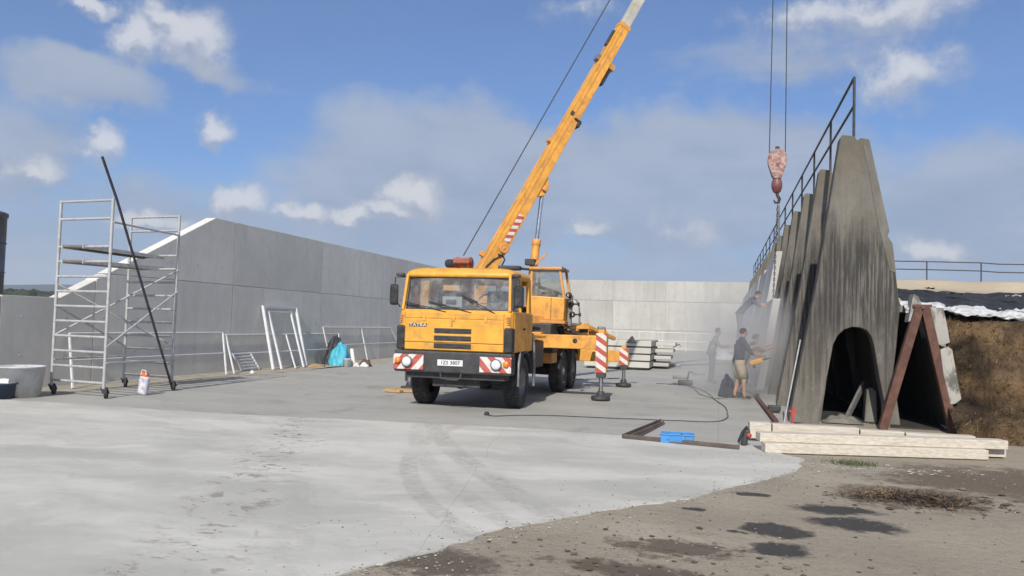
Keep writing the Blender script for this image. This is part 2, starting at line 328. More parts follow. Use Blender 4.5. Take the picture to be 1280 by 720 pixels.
# ================================================================== GROUND
def ground_mat():
    mt, n, b = newmat('gravel_yard'); t = n.node('ShaderNodeTexCoord').outputs['Object']
    x, y, z = n.xyz(t)[0:3]
    c = n.mix(n.ss(n.noise(t, .55, 6, .6), .3, .7), (.285, .243, .185), (.385, .335, .255))
    c = n.mix(n.m('MULTIPLY', n.ss(n.noise(t, 2.2, 8, .7), .5, .72), .5), c, (.22, .175, .132))
    wp = n.vm('ADD', t, n.vm('SCALE', n.vm('SUBTRACT', n.noise(t, 1.7, 5, .65, 0, True), (.5, .5, .5)), scale=.42))
    wx, wy, _ = n.xyz(wp)[0:3]
    def ell(cx, cy, rx, ry):
        a = n.m('DIVIDE', n.m('SUBTRACT', wx, cx), rx); q = n.m('DIVIDE', n.m('SUBTRACT', wy, cy), ry)
        return n.m('SUBTRACT', 1, n.m('SQRT', n.m('ADD', n.m('MULTIPLY', a, a), n.m('MULTIPLY', q, q))))
    def union(l):
        o = l[0]
        for q in l[1:]: o = n.m('MAXIMUM', o, q)
        return o
    mud = union([ell(3.6, 10.9, 2.4, 1.6), ell(2.0, 9.6, 1.0, .9)])
    c = n.mix(n.m('MULTIPLY', n.ss(n.m('ADD', mud, n.m('MULTIPLY', n.m('SUBTRACT', n.noise(t, 3, 7, .7), .5), 1.6)), .1, .5), .8), c, (.105, .075, .05))
    c = n.mix(n.m('MULTIPLY', n.ss(n.noise(t, 22, 3, .7), .54, .7), .55), c, (.17, .155, .138))
    c = n.mix(n.m('MULTIPLY', n.ss(n.noise(t, 34, 3, .7), .56, .7), .6), c, (.40, .375, .34))
    lt = union([ell(-.63, 7.1, .42, .35), ell(1.7, 11.4, .9, .25), ell(-.2, 7.0, .2, .1)])
    c = n.mix(n.m('MULTIPLY', n.ss(lt, .0, .5), .65), c, (.40, .36, .29))
    br = union([ell(-.3, 6.6, .75, .35), ell(-.55, 5.9, .9, .3), ell(.1, 5.6, 1.2, .3), ell(2.1, 9.3, .75, .4), ell(-2.0, 5.6, .8, .5)])
    c = n.mix(n.m('MULTIPLY', n.ss(n.m('ADD', br, n.m('MULTIPLY', n.m('SUBTRACT', n.noise(t, 6, 7, .7), .5), 2.2)), .1, .6), .75), c, (.075, .055, .04))
    wet = union([ell(1.2, 8.0, .52, .36), ell(1.15, 8.55, .52, .26), ell(.50, 7.48, .34, .30), ell(.50, 6.85, .30, .28), ell(.38, 9.0, .22, .12), ell(-.2, 8.06, .12, .07), ell(.15, 7.3, .1, .06)])
    c = n.mix(n.m('MULTIPLY', n.ss(n.m('ADD', wet, n.m('MULTIPLY', n.m('SUBTRACT', n.noise(t, 7, 7, .7), .5), .9)), .0, .40), .9), c, (.03, .028, .026))
    n.put(b.inputs['Base Color'], c); n.put(b.inputs['Roughness'], n.m('SUBTRACT', .92, n.m('MULTIPLY', n.ss(wet, .1, .5), .40))); b.inputs['Specular IOR Level'].default_value = .25
    bump(n, b, n.m('ADD', n.noise(t, 48, 4, .7), n.m('MULTIPLY', n.noise(t, 7, 5), 1.5)), .8, .022); return mt
g = MB(); R0 = 3200.0
xs = [-R0, -900, -300, -100, -40, -20, -10, 0, 5, 10, 20, 40, 100, 300, 900, R0]
g.add([(x, y, 0) for y in xs for x in xs], [(j*16+i, j*16+i+1, (j+1)*16+i+1, (j+1)*16+i) for j in range(15) for i in range(15)])
tag(g.build('ground', ground_mat()), kind='structure')

def slab_mat(name, base, new):
    mt, n, b = newmat(name); t = n.node('ShaderNodeTexCoord').outputs['Object']
    x, y, z = n.xyz(t)[0:3]
    wp = n.vm('ADD', t, n.vm('SCALE', n.vm('SUBTRACT', n.noise(t, .5, 5, .6, 0, True), (.5, .5, .5)), scale=1.8))
    k = (1.12, .74) if new else (1.08, .84)
    st = n.noise(n.mul(wp, (.34, 1.1, 1)), .9, 8, .62)
    c = n.mix(n.ss(st, .32, .68), tuple(q*k[1]*1.1 for q in base), tuple(min(1, q*k[0]) for q in base))
    c = n.mix(n.m('MULTIPLY', n.ss(n.noise(n.mul(wp, (.6, 1.9, 1)), 1.6, 8, .68), .5, .74), .42), c, tuple(q*.74 for q in base))
    c = n.mix(n.m('MULTIPLY', n.ss(n.noise(n.mul(wp, (.5, 1.6, 1)), 3.4, 6, .7), .55, .75), .35), c, tuple(q*.78 for q in base))
    c = n.mix(n.m('MULTIPLY', n.ss(n.noise(wp, .23, 6, .6), .50, .66), .42), c, tuple(min(1, q*1.13) for q in base))
    # trowel arcs: rings of fine scratches round wandering centres
    vo = n.node('ShaderNodeTexVoronoi', feature='F1'); n.put(vo.inputs['Vector'], wp); vo.inputs['Scale'].default_value = .45
    ring = n.m('SINE', n.m('ADD', n.m('MULTIPLY', vo.outputs['Distance'], 70), n.m('MULTIPLY', n.noise(t, 2.5, 4), 9)))
    c = n.mix(n.m('MULTIPLY', n.m('MULTIPLY', n.ss(ring, .2, 1), n.ss(n.noise(t, .8, 4), .45, .7)), .16), c, tuple(q*.6 for q in base))
    if new:
        def arc(cx, cy, r, wd, a0):   # tyre tracks curving over the fresh slab
            dxx = n.m('SUBTRACT', x, cx); dyy = n.m('SUBTRACT', y, cy)
            d = n.m('ABSOLUTE', n.m('SUBTRACT', n.m('SQRT', n.m('ADD', n.m('MULTIPLY', dxx, dxx), n.m('MULTIPLY', dyy, dyy))), r))
            return n.m('MULTIPLY', n.m('SUBTRACT', 1, n.ss(d, wd*.5, wd)), a0)
        tr = n.m('MAXIMUM', n.m('MAXIMUM', arc(21.33, 24.17, 28.37, .20, 1.), arc(12.16, 17.95, 17.81, .16, .6)), n.m('MAXIMUM', arc(4.91, 12.37, 9.12, .14, .75), arc(-14, 1, 11.8, .2, .35)))
        tread = n.ss(n.noise(n.mul(t, (5, 16, 1)), 2, 3), .35, .6)
        c = n.mix(n.m('MULTIPLY', n.m('MULTIPLY', tr, n.m('MULTIPLY', n.ss(n.noise(t, .9, 5), .28, .55), tread)), .55), c, (.22, .21, .185))
        # muddy footmarks in a trail towards the camera
        tx = n.m('SUBTRACT', x, n.m('ADD', -1.55, n.m('MULTIPLY', y, -.42)))
        band = n.m('SUBTRACT', 1, n.ss(n.m('ABSOLUTE', tx), .1, .75))
        sp = n.ss(n.noise(n.mul(wp, (2.2, 4.2, 1)), 1.5, 7, .72), .53, .62)
        c = n.mix(n.m('MULTIPLY', n.m('MULTIPLY', band, sp), .75), c, (.20, .165, .125))
        sp2 = n.ss(n.noise(n.mul(t, (2.2, 3, 1)), 2.2, 6, .7), .70, .76)
        c = n.mix(n.m('MULTIPLY', sp2, .55), c, (.2, .18, .15))
        cr = n.m('ABSOLUTE', n.m('SUBTRACT', n.m('ADD', x, n.m('ADD', n.m('MULTIPLY', y, .18), n.m('MULTIPLY', n.noise(t, 1.2, 4), .25))), -1.62+.62))
        c = n.mix(n.m('MULTIPLY', n.m('SUBTRACT', 1, n.ss(cr, .002, .008)), .28), c, (.15, .145, .135))
    else:
        fx = n.m('FRACT', n.m('DIVIDE', n.m('ADD', x, 60), 5.0)); 
        c = n.mix(n.m('MULTIPLY', n.ss(n.m('ABSOLUTE', n.m('SUBTRACT', fx, .5)), .4985, .4995), .5), c, tuple(q*.5 for q in base))
        dirt = n.ss(n.m('ADD', n.m('MULTIPLY', n.m('ADD', x, 13.2), -.55), n.m('MULTIPLY', n.noise(t, 1.1, 7, .65), 2.2)), .9, 1.8)
        c = n.mix(n.m('MULTIPLY', dirt, .65), c, (.34, .305, .25))
        c = n.mix(n.m('MULTIPLY', n.ss(n.noise(wp, .75, 7, .66), .54, .70), .5), c, (.19, .18, .165))
    n.put(b.inputs['Base Color'], c)
    n.put(b.inputs['Roughness'], n.m('ADD', .62, n.m('MULTIPLY', st, .3))); b.inputs['Specular IOR Level'].default_value = .35
    bump(n, b, n.m('ADD', n.noise(t, 60, 4, .65), n.m('MULTIPLY', n.noise(wp, 3, 5), 1.5)), .35, .008); return mt
def sheet(name, outline, z, mt, jitter, step=.18):
    pts = []
    for i, p in enumerate(outline):
        q = outline[(i+1) % len(outline)]; p2, q2 = V((p[0], p[1], 0)), V((q[0], q[1], 0)); L = (q2-p2).length
        far = p[1] > 30 or q[1] > 30 or p[0] < -14 and q[0] < -14
        k = 1 if far else max(1, int(L/step))
        for j in range(k):
            a = p2.lerp(q2, j/k)
            if j: a += V((mnoise.noise(a*1.3)+.5*mnoise.noise(a*4.1)+.35*mnoise.noise(a*11), mnoise.noise(a*1.3+V((9, 4, 2)))+.5*mnoise.noise(a*4.1+V((3, 7, 1)))+.35*mnoise.noise(a*11+V((5, 5, 1))), 0))*jitter
            pts.append((a.x, a.y))
    bm = bmesh.new(); T = [bm.verts.new((x, y, z)) for x, y in pts]; f = bm.faces.new(T)
    if f.normal.z < 0: f.normal_flip()
    B = [bm.verts.new((x, y, 0.0005)) for x, y in pts]; n = len(pts)
    for i in range(n): bm.faces.new((T[i], T[(i+1) % n], B[(i+1) % n], B[i]))
    bmesh.ops.triangulate(bm, faces=[f])
    return tag(MB().bmadd(bm).build(name, mt), kind='structure')
OLD = [(-14.85, 12.2), (-8, 12.3), (-3.3, 12.7), (.5, 12.4), (1.3, 14), (1.4, 16.6), (3.0, 17), (3.0, 78), (-22, 78), (-14.85, 40)]
NEW = [(-15.5, 12.1), (-13.37, 12.5), (-7.86, 12.57), (-3.35, 13.1), (.5, 12.81), (1.14, 11.71), (.9, 10.6), (-.37, 8.44), (-1.7, 6.73), (-2.2, 5.6), (-2.9, 4.4), (-3.6, 2), (-5, -6), (-15.5, -6)]
sheet('old_concrete_floor', OLD, .006, slab_mat('old_floor_concrete', (.355, .345, .31), False), .03)
sheet('new_concrete_floor', NEW, .012, slab_mat('new_floor_concrete', (.50, .485, .435), True), .085, .06)
SAND = [(-14.8, 12.7), (-13.2, 12.75), (-13.3, 15), (-13.0, 17.5), (-13.35, 20), (-13.2, 23), (-13.5, 26), (-13.2, 30), (-13.8, 36), (-14.2, 44), (-14.8, 44)]
sheet('sand_strip', SAND, .010, mat('loose_sand', (.36, .32, .255), .95, var=.16, scale=3, bmp=.8, bs=30, bd=.02, dirt=(.25, .22, .18), dscale=2.2, damt=.4), .12)

# ================================================================== WALLS
def wall_thing(label, loc): return thing('concrete_wall', label, 'wall', loc)
WX = -14.83
wl = wall_thing('long grey shaded concrete wall behind the scaffold with a ramped end', (WX, 15, 0))
G = .012
def panel_poly(poly, parent, mt, name='wall_panel'):
    return MB().prism(poly, lambda a, b_, c: P3(c, a, b_), WX, WX-.34, .008).build(name, mt, parent)
panel_poly([(-3, -.3), (6.2-G, -.3), (6.2-G, 2.04), (-3, 2.04)], wl, WALLC)
panel_poly([(6.2+G, -.3), (13.75-G, -.3), (13.75-G, 2.04), (6.2+G, 2.04)], wl, WALLC)
panel_poly([(13.75+G, -.3), (16.4-G, -.3), (16.4-G, 2.52), (15.32, 2.05), (13.75+G, 2.05)], wl, WALLC)
JZ = 2.70
slope = lambda y: 2.05 + (y-15.32)*(4.69-2.05)/(21.07-15.32)
panel_poly([(16.4+G, -.3), (22.1-G, -.3), (22.1-G, JZ-G), (16.75, JZ-G), (16.4+G, slope(16.4))], wl, WALLC)
panel_poly([(16.78, JZ+G), (22.1-G, JZ+G), (22.1-G, 4.69), (21.07, 4.69)], wl, WALLC)
yj = [22.1, 27.85, 33.5, 39.2, 45, 51, 57, 63, 69.6]
for a, b_ in zip(yj[:-1], yj[1:]):
    panel_poly([(a+G, -.3), (b_-G, -.3), (b_-G, JZ-G), (a+G, JZ-G)], wl, WALLC)
    panel_poly([(a+G, JZ+G), (b_-G, JZ+G), (b_-G, 4.69), (a+G, 4.69)], wl, WALLC)
core = MB().prism([(-3, -.3), (69.5, -.3), (69.5, 4.6), (21.1, 4.6), (15.3, 1.95), (-3, 1.95)], lambda a, b_, c: P3(c, a, b_), WX-.03, WX-.31)
core.build('wall_core', WALLC, wl)
# faint formwork tie plugs
tp = MB()
for k in range(46):
    y = 14.3 + 1.2*k
    for z in (.75, 1.6, 3.2, 4.1):
        if z > (2 if y < 15.3 else slope(min(y, 21.07))) - .25: continue
        tp.lathe([(.0, .006), (.022, .006), (.026, 0)], (WX, y, z), (1, 0, 0), 6, 0, False)
tag(tp.build('tie_plug', mat('tie_plug_mortar', (.40, .39, .37), .9), wl), kind='stuff')
BY, BH = 66.0, 5.56
wb = wall_thing('pale sunlit concrete wall closing the far end of the yard', (-4, BY, 0))
bx = [-22, -17.2, -12.9, -8.6, -4.3, 0, 4.3, 8.6]
for a, b_ in zip(bx[:-1], bx[1:]):
    for z0, z1 in ((-.3, 1.52), (1.55, 3.86), (3.89, BH)):
        MB().span((a+.02, BY, z0), (b_-.02, BY+.35, z1), .01).build('wall_panel', BACKC, wb)
MB().span((-22, BY+.03, -.3), (8.6, BY+.30, BH-.06)).build('wall_core', BACKC, wb)
MB().span((-21.9, BY-.25, 0), (8.5, BY-.005, .16), .02).build('wall_kerb', STACKC, wb)

# ================================================================== OLD BUTTRESS FRAMES (right)
NF = 15; FY0 = 16.4; FS = 3.42; FT = .38
def fin_poly(broken):
    L = [(1.30, -.1), (1.42, .62), (1.80, 2.76), (2.19, 5.53), (2.23, 5.58), (2.44, 5.55), (2.50, 5.46), (2.55, 5.51), (2.71, 5.48)]
    if broken: L += [(2.93, 4.4), (3.06, 3.74), (3.03, 3.64), (3.12, 3.5), (3.27, 2.25), (3.22, 1.6), (3.13, .7), (3.12, -.1)]
    else: L += [(2.95, 4.4), (3.30, 2.25), (3.66, -.1)]
    L += [(3.04, -.1), (3.02, .44), (2.93, .90), (2.82, 1.55), (2.77, 1.72), (2.69, 1.82), (2.56, 1.87), (2.43, 1.87), (2.30, 1.82), (2.18, 1.70), (2.10, 1.52), (1.97, .72), (1.82, -.1)]
    return L
def make_fin(broken, label, y):
    t = thing('concrete_buttress', label, 'buttress', (2.47, y, 0), 'old concrete buttress frames in a row')
    MB().prism(fin_poly(broken), lambda a, b_, c: P3(a, c, b_), y, y+FT, .018).build('frame', FIN, t)
    if broken: MB().prism([(2.60, 5.36), (2.735, 5.34), (3.075, 3.72), (3.04, 3.60), (3.13, 3.48), (3.20, 2.9), (3.08, 2.95), (2.86, 3.9)], lambda a, b_, c: P3(a, c, b_), y-.012, y+.3, .012).build('edge_panel', OLDP, t)
    return t
ords = ['second', 'third', 'fourth', 'fifth', 'sixth', 'seventh', 'eighth', 'ninth', 'tenth', 'eleventh', 'twelfth', 'thirteenth', 'fourteenth', 'farthest']
fin0 = make_fin(True, 'nearest old concrete buttress, stained, chipped right edge and a dark arched opening', FY0)
fin1 = make_fin(False, 'second old concrete buttress, directly behind the nearest one with the arch', FY0+FS)
for i in range(2, NF): clone(fin1, (2.47, FY0+FS*i, 0), ords[i-1] + ' old concrete buttress counted from the arched front one')
# old panels on the bank side; yard side ones added to keep the inside dark
def row_panel(i, side):
    y0, y1 = FY0+FS*i+FT+.01, FY0+FS*(i+1)-.01
    if side < 0: poly = [(1.75, -.05), (1.93, -.05), (2.50, 4.55), (2.32, 4.55)]
    else: poly = [(3.20, -.05), (3.38, -.05), (2.74, 4.7), (2.56, 4.7)]
    o = MB().prism(poly, lambda a, b_, c: P3(a, c, b_), y0, y1, .012).build('row_wall_panel', OLDP, None, (2.5, y0, 0))
    return tag(o, ('added light blocking panel on the yard side between the %s buttresses' if side < 0 else 'weathered wall panel on the bank side between the %s buttresses') % ('first and second', 'second and third', 'third and fourth')[i], 'wall panel', 'old wall panels between the buttresses')
for i in range(3):
    row_panel(i, -1); row_panel(i, 1)
# new precast slabs leaning on the frames
def slab(y0, y1, ztop, label, th=.22, zb=0.0, wob=0.0):
    f = lambda z: 1.295 + (z)*.161
    poly = [(f(zb)-th, zb), (f(zb)-.004, zb), (f(ztop)-.004, ztop), (f(ztop)-th, ztop)]
    o = MB().prism(poly, lambda a, b_, c: P3(a+wob, c, b_), y0, y1, .01).build('leaning_slab', SLABC, None, (1.1, y0, 0))
    return tag(o, label, 'concrete slab', 'new precast slabs leaning on the buttresses')
slab(24.95, 28.25, 2.72, 'low new concrete slab hanging from the crane hook, workers pushing it')
zz = [4.45, 4.1, 4.3, 4.3, 4.3, 4.3, 4.3, 4.3, 4.3, 4.3, 4.3]
for k in range(11):
    y0 = 28.3+FS*k
    slab(y0, y0+FS-.05, zz[k], 'tall new slab right behind the low hanging one' if k == 0 else 'tall new slab, number %s along from the hanging one towards the back wall' % ['', 'two', 'three', 'four', 'five', 'six', 'seven', 'eight', 'nine', 'ten', 'eleven'][k], wob=rnd.uniform(-.02, .02))
# handrail on top of the buttress row
hr = thing('top_handrail', 'dark steel handrail running along the tops of the buttresses', 'railing', (2.46, FY0+.2, 5.42))
post = None
for i in range(NF):
    y = FY0+.2+FS*i; p = MB().tube([(2.46, y, 5.40), (2.46, y, 6.75)], .026, 6)
    if post is None: post = p.build('post', DSTEEL, hr)
    else:
        q = post.copy(); COL.objects.link(q); q.location = (0, FS*i, 0)
for z in (6.75, 6.19): MB().tube([(2.46+(.0), FY0+.2+FS*i, z) for i in range(NF)], .028, 6).build('rail', DSTEEL, hr)

# rusty A frame and dark lower tunnel beside the nearest buttress
af = thing('rusty_frame', 'rust brown steel A shaped frame in front of the dark opening', 'frame', (3.55, 16.15, 0))
MB().bar((2.93, 16.12, 0), (3.53, 16.12, 2.26), .15, .17, (0, 1, 0), .006).build('leg', RUST, af)
MB().bar((4.12, 16.12, 0), (3.63, 16.12, 2.26), .15, .17, (0, 1, 0), .006).build('leg', RUST, af)
MB().bar((3.42, 16.12, 2.29), (3.74, 16.12, 2.29), .13, .05).build('top_plate', RUST, af)
VOIDC = mat('void_dark_concrete', (.028, .026, .024), .9, var=.35, scale=2)  # near-black base colour paints in the darkness of the tunnel void
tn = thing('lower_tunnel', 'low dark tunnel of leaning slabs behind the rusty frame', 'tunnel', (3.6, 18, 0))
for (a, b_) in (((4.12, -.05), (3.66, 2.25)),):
    MB().prism([a, (a[0]+.16, a[1]), (b_[0]+.16, b_[1]), b_], lambda x, z, c: P3(x, c, z), 16.35, 20.5).build('side_slab', VOIDC, tn)
MB().span((3.1, 20.5, -.05), (4.5, 20.65, 2.2)).build('end_slab', VOIDC, tn)
MB().span((3.14, 16.42, .0), (4.14, 20.49, .03)).build('floor_slab', VOIDC, tn)
MB().span((1.9, 16.95, .0), (3.1, 26, .025)).build('floor_slab', VOIDC, tn)  # sheet added to darken the floor inside the arch
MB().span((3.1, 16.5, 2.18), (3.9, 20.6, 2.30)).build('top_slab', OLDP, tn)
bs = thing('broken_slab', 'broken pale concrete slab leaning against the rusty frame', 'concrete slab', (4.0, 16.2, 0))
def chunk(poly, y0, y1):
    q = [(x+rnd.uniform(-.015, .015), z+rnd.uniform(-.015, .015)) for x, z in poly]
    MB().prism(q, lambda x, z, c: P3(x, c, z), y0, y1, .012).build('slab_piece', BROK, bs)
chunk([(3.68, 2.22), (3.80, 2.28), (3.93, 2.26), (3.97, 1.98), (4.04, 1.62), (3.93, 1.57), (3.80, 1.60), (3.74, 1.9)], 16.05, 17.0)
chunk([(3.86, 1.50), (3.98, 1.56), (4.07, 1.51), (4.15, 1.1), (4.23, .62), (4.12, .54), (4.04, .52), (3.93, 1.05)], 16.02, 17.1)
chunk([(4.05, .42), (4.19, .46), (4.24, .28), (4.34, .02), (4.22, -.04), (4.10, -.03)], 16.06, 16.9)
chunk([(3.35, 2.0), (3.43, 2.5), (3.52, 2.45), (3.60, 2.27), (3.55, 2.1), (3.45, 2.02)], 16.1, 16.45)
# trough pieces inside the arch
o = MB().prism([(2.78, 0), (3.02, 0), (3.0, .62), (2.93, .70), (2.82, .66)], lambda x, z, c: P3(x, c, z), 17.1, 17.4, .03).build('stone_block', OLDP, None, (2.9, 17.2, 0)); tag(o, 'upright grey stone block inside the dark arch', 'stone block')
o = MB().grid(lambda u_, v_: P3(1.95+.75*u_, 16.55+.5*v_, .02+.12*math.sin(PI*u_)*math.sin(PI*v_)*(1+1.1*mnoise.noise((u_*7, v_*7, 1)))), 18, 12).build('rubble_heap', OLDP, None, (2.3, 16.8, 0)); tag(o, 'small pale heap of rubble at the foot of the arch', 'rubble')
o = MB().bar((2.45, 17.0, .1), (2.85, 17.6, .75), .06, .10).build('scrap_beam', GREY, None, (2.45, 17, 0)); tag(o, 'grey scrap beam propped in the dark arch', 'beam')

# ================================================================== BANK, SHEETS, BERM on the right
def bank_mat():
    mt, n, b = newmat('silage_face'); t = n.node('ShaderNodeTexCoord').outputs['Object']
    c = n.mix(n.ss(n.noise(t, 1.5, 7, .65), .32, .66), (.06, .042, .027), (.235, .152, .08))
    c = n.mix(n.m('MULTIPLY', n.ss(n.noise(n.mul(t, (1, 1, 2)), 6, 8, .7), .5, .68), .7), c, (.05, .036, .026))
    c = n.mix(n.m('MULTIPLY', n.ss(n.noise(n.mul(t, (3, 3, 6)), 14, 5, .7), .54, .68), .45), c, (.27, .18, .095))
    c = n.mix(n.m('MULTIPLY', n.ss(n.noise(t, .8, 5, .6), .50, .64), .8), c, (.045, .035, .028))
    n.put(b.inputs['Base Color'], c); b.inputs['Roughness'].default_value = .95; b.inputs['Specular IOR Level'].default_value = .15
    bump(n, b, n.m('ADD', n.noise(t, 26, 6, .7), n.m('MULTIPLY', n.noise(t, 6, 6, .65), 2)), 1, .05); return mt
BANK = bank_mat()
def bank_pt(u_, v_):
    x = 4.0+22*u_**1.6
    prof = [(14.7, -.05), (15.05, .28), (15.35, .8), (15.75, 1.5), (16.15, 2.02), (16.8, 2.10), (19.5, 2.50), (24, 2.6), (28.5, 2.7)]
    k = v_*(len(prof)-1); i = min(int(k), len(prof)-2); f_ = k-i
    y = prof[i][0]*(1-f_)+prof[i+1][0]*f_; z = prof[i][1]*(1-f_)+prof[i+1][1]*f_
    if x < 4.55: y = max(y, 16.3 - (4.55-x)*-.0) if z > .5 else y+ (4.55-x)*1.2
    p = V((x, y, z)); a = .05+.20*max(0, min(1, z/.25))*max(0, min(1, (2.05-z)/.5))
    n_ = mnoise.fractal(p*1.4, 1, 2, 5); n2_ = mnoise.noise(p*4.5)
    return p + V((0, -.9, .35))*a*(n_*1.6+.4*n2_)
bk = MB().grid(bank_pt, 90, 110).build('earth_bank', BANK); tag(bk, kind='structure')
# straw sticking out of the cut face
st = MB()
for k in range(5200):
    u_ = rnd.random()*.62; v_ = rnd.random()*.56; p = bank_pt(u_, v_); L = rnd.uniform(.03, .13)
    d = V((rnd.gauss(0, 1), rnd.gauss(-.3, .7), rnd.gauss(-.1, .6))).normalized()*L; s_ = d.cross(V((rnd.random(), rnd.random(), 1))).normalized()*rnd.uniform(.003, .008)
    p = p+V((0, -.015, .01)); st.add([p-s_, p+s_, p+d+s_*.5, p+d-s_*.5], [(0, 1, 2, 3)], rnd.choice((0, 1, 1, 1, 2, 2, 2)))
strawm = [mat('pale_straw', (.30, .21, .115), .9), mat('brown_straw', (.17, .105, .055), .9), mat('dark_straw', (.06, .042, .03), .9)]
o = st.build('loose_straw', strawm, recalc=False); tag(o, kind='stuff')
def crumple(fn, nu, nv, name, mt, label, cat, loc, thick=.02):
    o = MB().grid(fn, nu, nv).build(name, mt, None, loc); md = o.modifiers.new('thickness', 'SOLIDIFY'); md.thickness = thick; return tag(o, label, cat)
WSH = mat('white_silage_sheet', (.47, .475, .48), .5, var=.16, scale=3, bmp=.6, bs=6, bd=.05, dirt=(.42, .42, .41), dscale=3, damt=.28)
BSH = mat('black_silage_film', (.022, .023, .026), .7, var=.3, scale=4, bmp=.9, bs=9, bd=.06, dirt=(.06, .06, .065), damt=.4, spec=.25)
def ws(u_, v_):
    x = 3.34+16*u_**1.3; p = V((x, 16.2+.62*v_, 2.11+.17*v_-.06*max(-1.2, min(1.5, x-4.4))))
    q = V((x*2.2, v_*2.2, 3)); r_ = mnoise.fractal(q, 1, 2, 4)
    fold = (1-abs(mnoise.noise(V((x*3.1+v_*1.3, v_*1.1, 7))))*2.2)*.05 + (1-abs(mnoise.noise(V((x*7.3-v_*2, v_*3, 2))))*2)*.022
    return p + V((0, -.25*r_*(1-v_)-.15*(1-v_)*mnoise.noise(V((x*1.1, 5, 5))), .075*r_*1.2+fold))
crumple(ws, 420, 26, 'white_sheet', WSH, 'crumpled white plastic sheet along the top of the brown bank', 'plastic sheet', (3.4, 16.3, 2.2))
def bf(u_, v_):
    x = 3.5+18*u_**1.3; r_ = mnoise.fractal(V((x*2.4, v_*3, 9)), 1, 2, 4)
    return V((x, 16.72+2.3*v_+.12*r_, 2.29+.43*v_-.05*max(-1.2, min(1.5, x-4.4))*(1-v_)+.07*r_+.04*math.sin(x*2.1)*v_))
crumple(bf, 150, 16, 'black_film', BSH, 'rumpled black film lying above the white sheet', 'plastic film', (3.5, 17.6, 2.6))
for (x, y, s_) in ((4.62, 18.0, .16), (5.6, 17.75, .13), (4.35, 18.9, .1)):
    o = MB().grid(lambda a, b_: V((x+s_*2*(a-.5), y+.16*(b_-.5), 2.36+.165*(y-17)+.10+.04*mnoise.noise((a*4, b_*4, x)))), 6, 4).build('sheet_scrap', WSH, None, (x, y, 2.5))
    tag(o, {4.62: 'white plastic scrap in the middle of the black film', 5.6: 'white plastic scrap low on the black film near the right edge', 4.35: 'narrow white plastic scrap at the upper edge of the black film'}[x], 'plastic scrap')
bm_ = concrete('sandy_berm', (.40, .335, .245), .12, 0, 0, None, .95, 1.)[0]
def berm(u_, v_):
    x = 3.6+40*u_; pr = [(24.5, 2.55), (26.5, 2.95), (29.3, 3.3), (30.0, 3.66), (31.4, 3.68), (36, 2.2)]; k = v_*5; i = min(int(k), 4); f_ = k-i
    p = V((x, pr[i][0]*(1-f_)+pr[i+1][0]*f_, pr[i][1]*(1-f_)+pr[i+1][1]*f_)); return p+V((0, 0, .06*mnoise.fractal(p*.8, 1, 2, 4)-.01*(x-6)*(v_ > .3)*(x < 16)))
o = MB().grid(berm, 70, 25).build('sandy_berm', bm_); tag(o, kind='structure')
bf_ = thing('berm_railing', 'thin grey two rail railing on the sandy berm at the right', 'railing', (5, 30.6, 3.5))
for x in (4.2, 6.95, 8.65, 11.4, 14.2, 17): MB().tube([(x, 30.6, 3.45), (x, 30.6, 4.33-.012*(x-6))], .022, 6).build('post', DSTEEL, bf_)
for dz_ in (0, -.28): MB().tube([(3.5, 30.6, 4.36+dz_), (6.95, 30.6, 4.33+dz_), (8.65, 30.6, 4.30+dz_), (9.2, 30.6, 4.26+dz_), (17, 30.6, 4.2+dz_)], .02, 6).build('rail', DSTEEL, bf_)

# ================================================================== FAR SETTING
hm = mat('hill_woodland', (.022, .032, .03), .95, var=.3, scale=.006)  # base colour lowered to hold the shade of a cloud
def hill(u_, v_):
    a = -1.75+2.6*u_; r_ = 2150+900*v_
    h = (52+26*mnoise.fractal(V((a*4.2, .5, 0)), 1, 2, 4)+26*math.exp(-((a+.77)/.13)**2))*math.sin(PI*min(1, v_*.75+.0))
    return V((r_*math.sin(a), r_*math.cos(a), max(-1, h) if v_ > 0 else -.5))
tag(MB().grid(hill, 160, 10).build('hills', hm), kind='structure')
tm = mat('far_foliage', (.03, .042, .024), .95, var=.35, scale=.3)
tl = MB()
for k in range(1500):
    a = rnd.uniform(-1.15, -.5); r_ = rnd.uniform(300, 470); h = rnd.uniform(4.6, 6.6)*(1.1+.2*math.sin(a*37)); c = V((r_*math.sin(a), r_*math.cos(a), h*.45))
    bm = bmesh.new(); bmesh.ops.create_icosphere(bm, subdivisions=2, radius=1)
    for v in bm.verts: v.co = c+V((v.co.x*h*.75, v.co.y*h*.75, v.co.z*h*.6))*(1+.45*mnoise.noise(v.co*2.5+c))
    tl.bmadd(bm)
tag(tl.build('far_tree_belt', tm), kind='stuff')
tk = thing('steel_tank', 'dark round steel tank standing beyond the wall at the left edge', 'tank', (-62.05, 55, 0))
MB().lathe([(2.0, 0), (2.0, 4.9), (2.06, 4.92), (2.06, 5.0), (2.0, 5.02), (2.0, 9.7), (2.1, 9.75), (2.1, 10.05), (1.9, 10.15), (0, 10.6)], (-62.05, 55, 0), n=36).build('shell', TANKM, tk)
for z in (2.4, 7.4): MB().lathe([(2.01, z), (2.06, z+.03), (2.06, z+.1), (2.01, z+.13)], (-62.05, 55, 0), n=36).build('hoop', DSTEEL, tk)
# ================================================================== CRANE TRUCK
TX, TY = -5.08, 14.95
ct = thing('crane_truck', 'yellow mobile crane truck with its boom raised, standing on outriggers in the yard', 'crane truck', (TX, TY, 0))
def T(x, y, z): return V((TX+x, TY+y, z))
def tb(name, mt, parts, parent=None, bev=.012):
    b = MB()
    for a, c in parts: b.span(T(*a), T(*c), min([bev]+[abs(i-j)*.4 for i, j in zip(a, c)]))
    return b.build(name, mt, parent or ct)
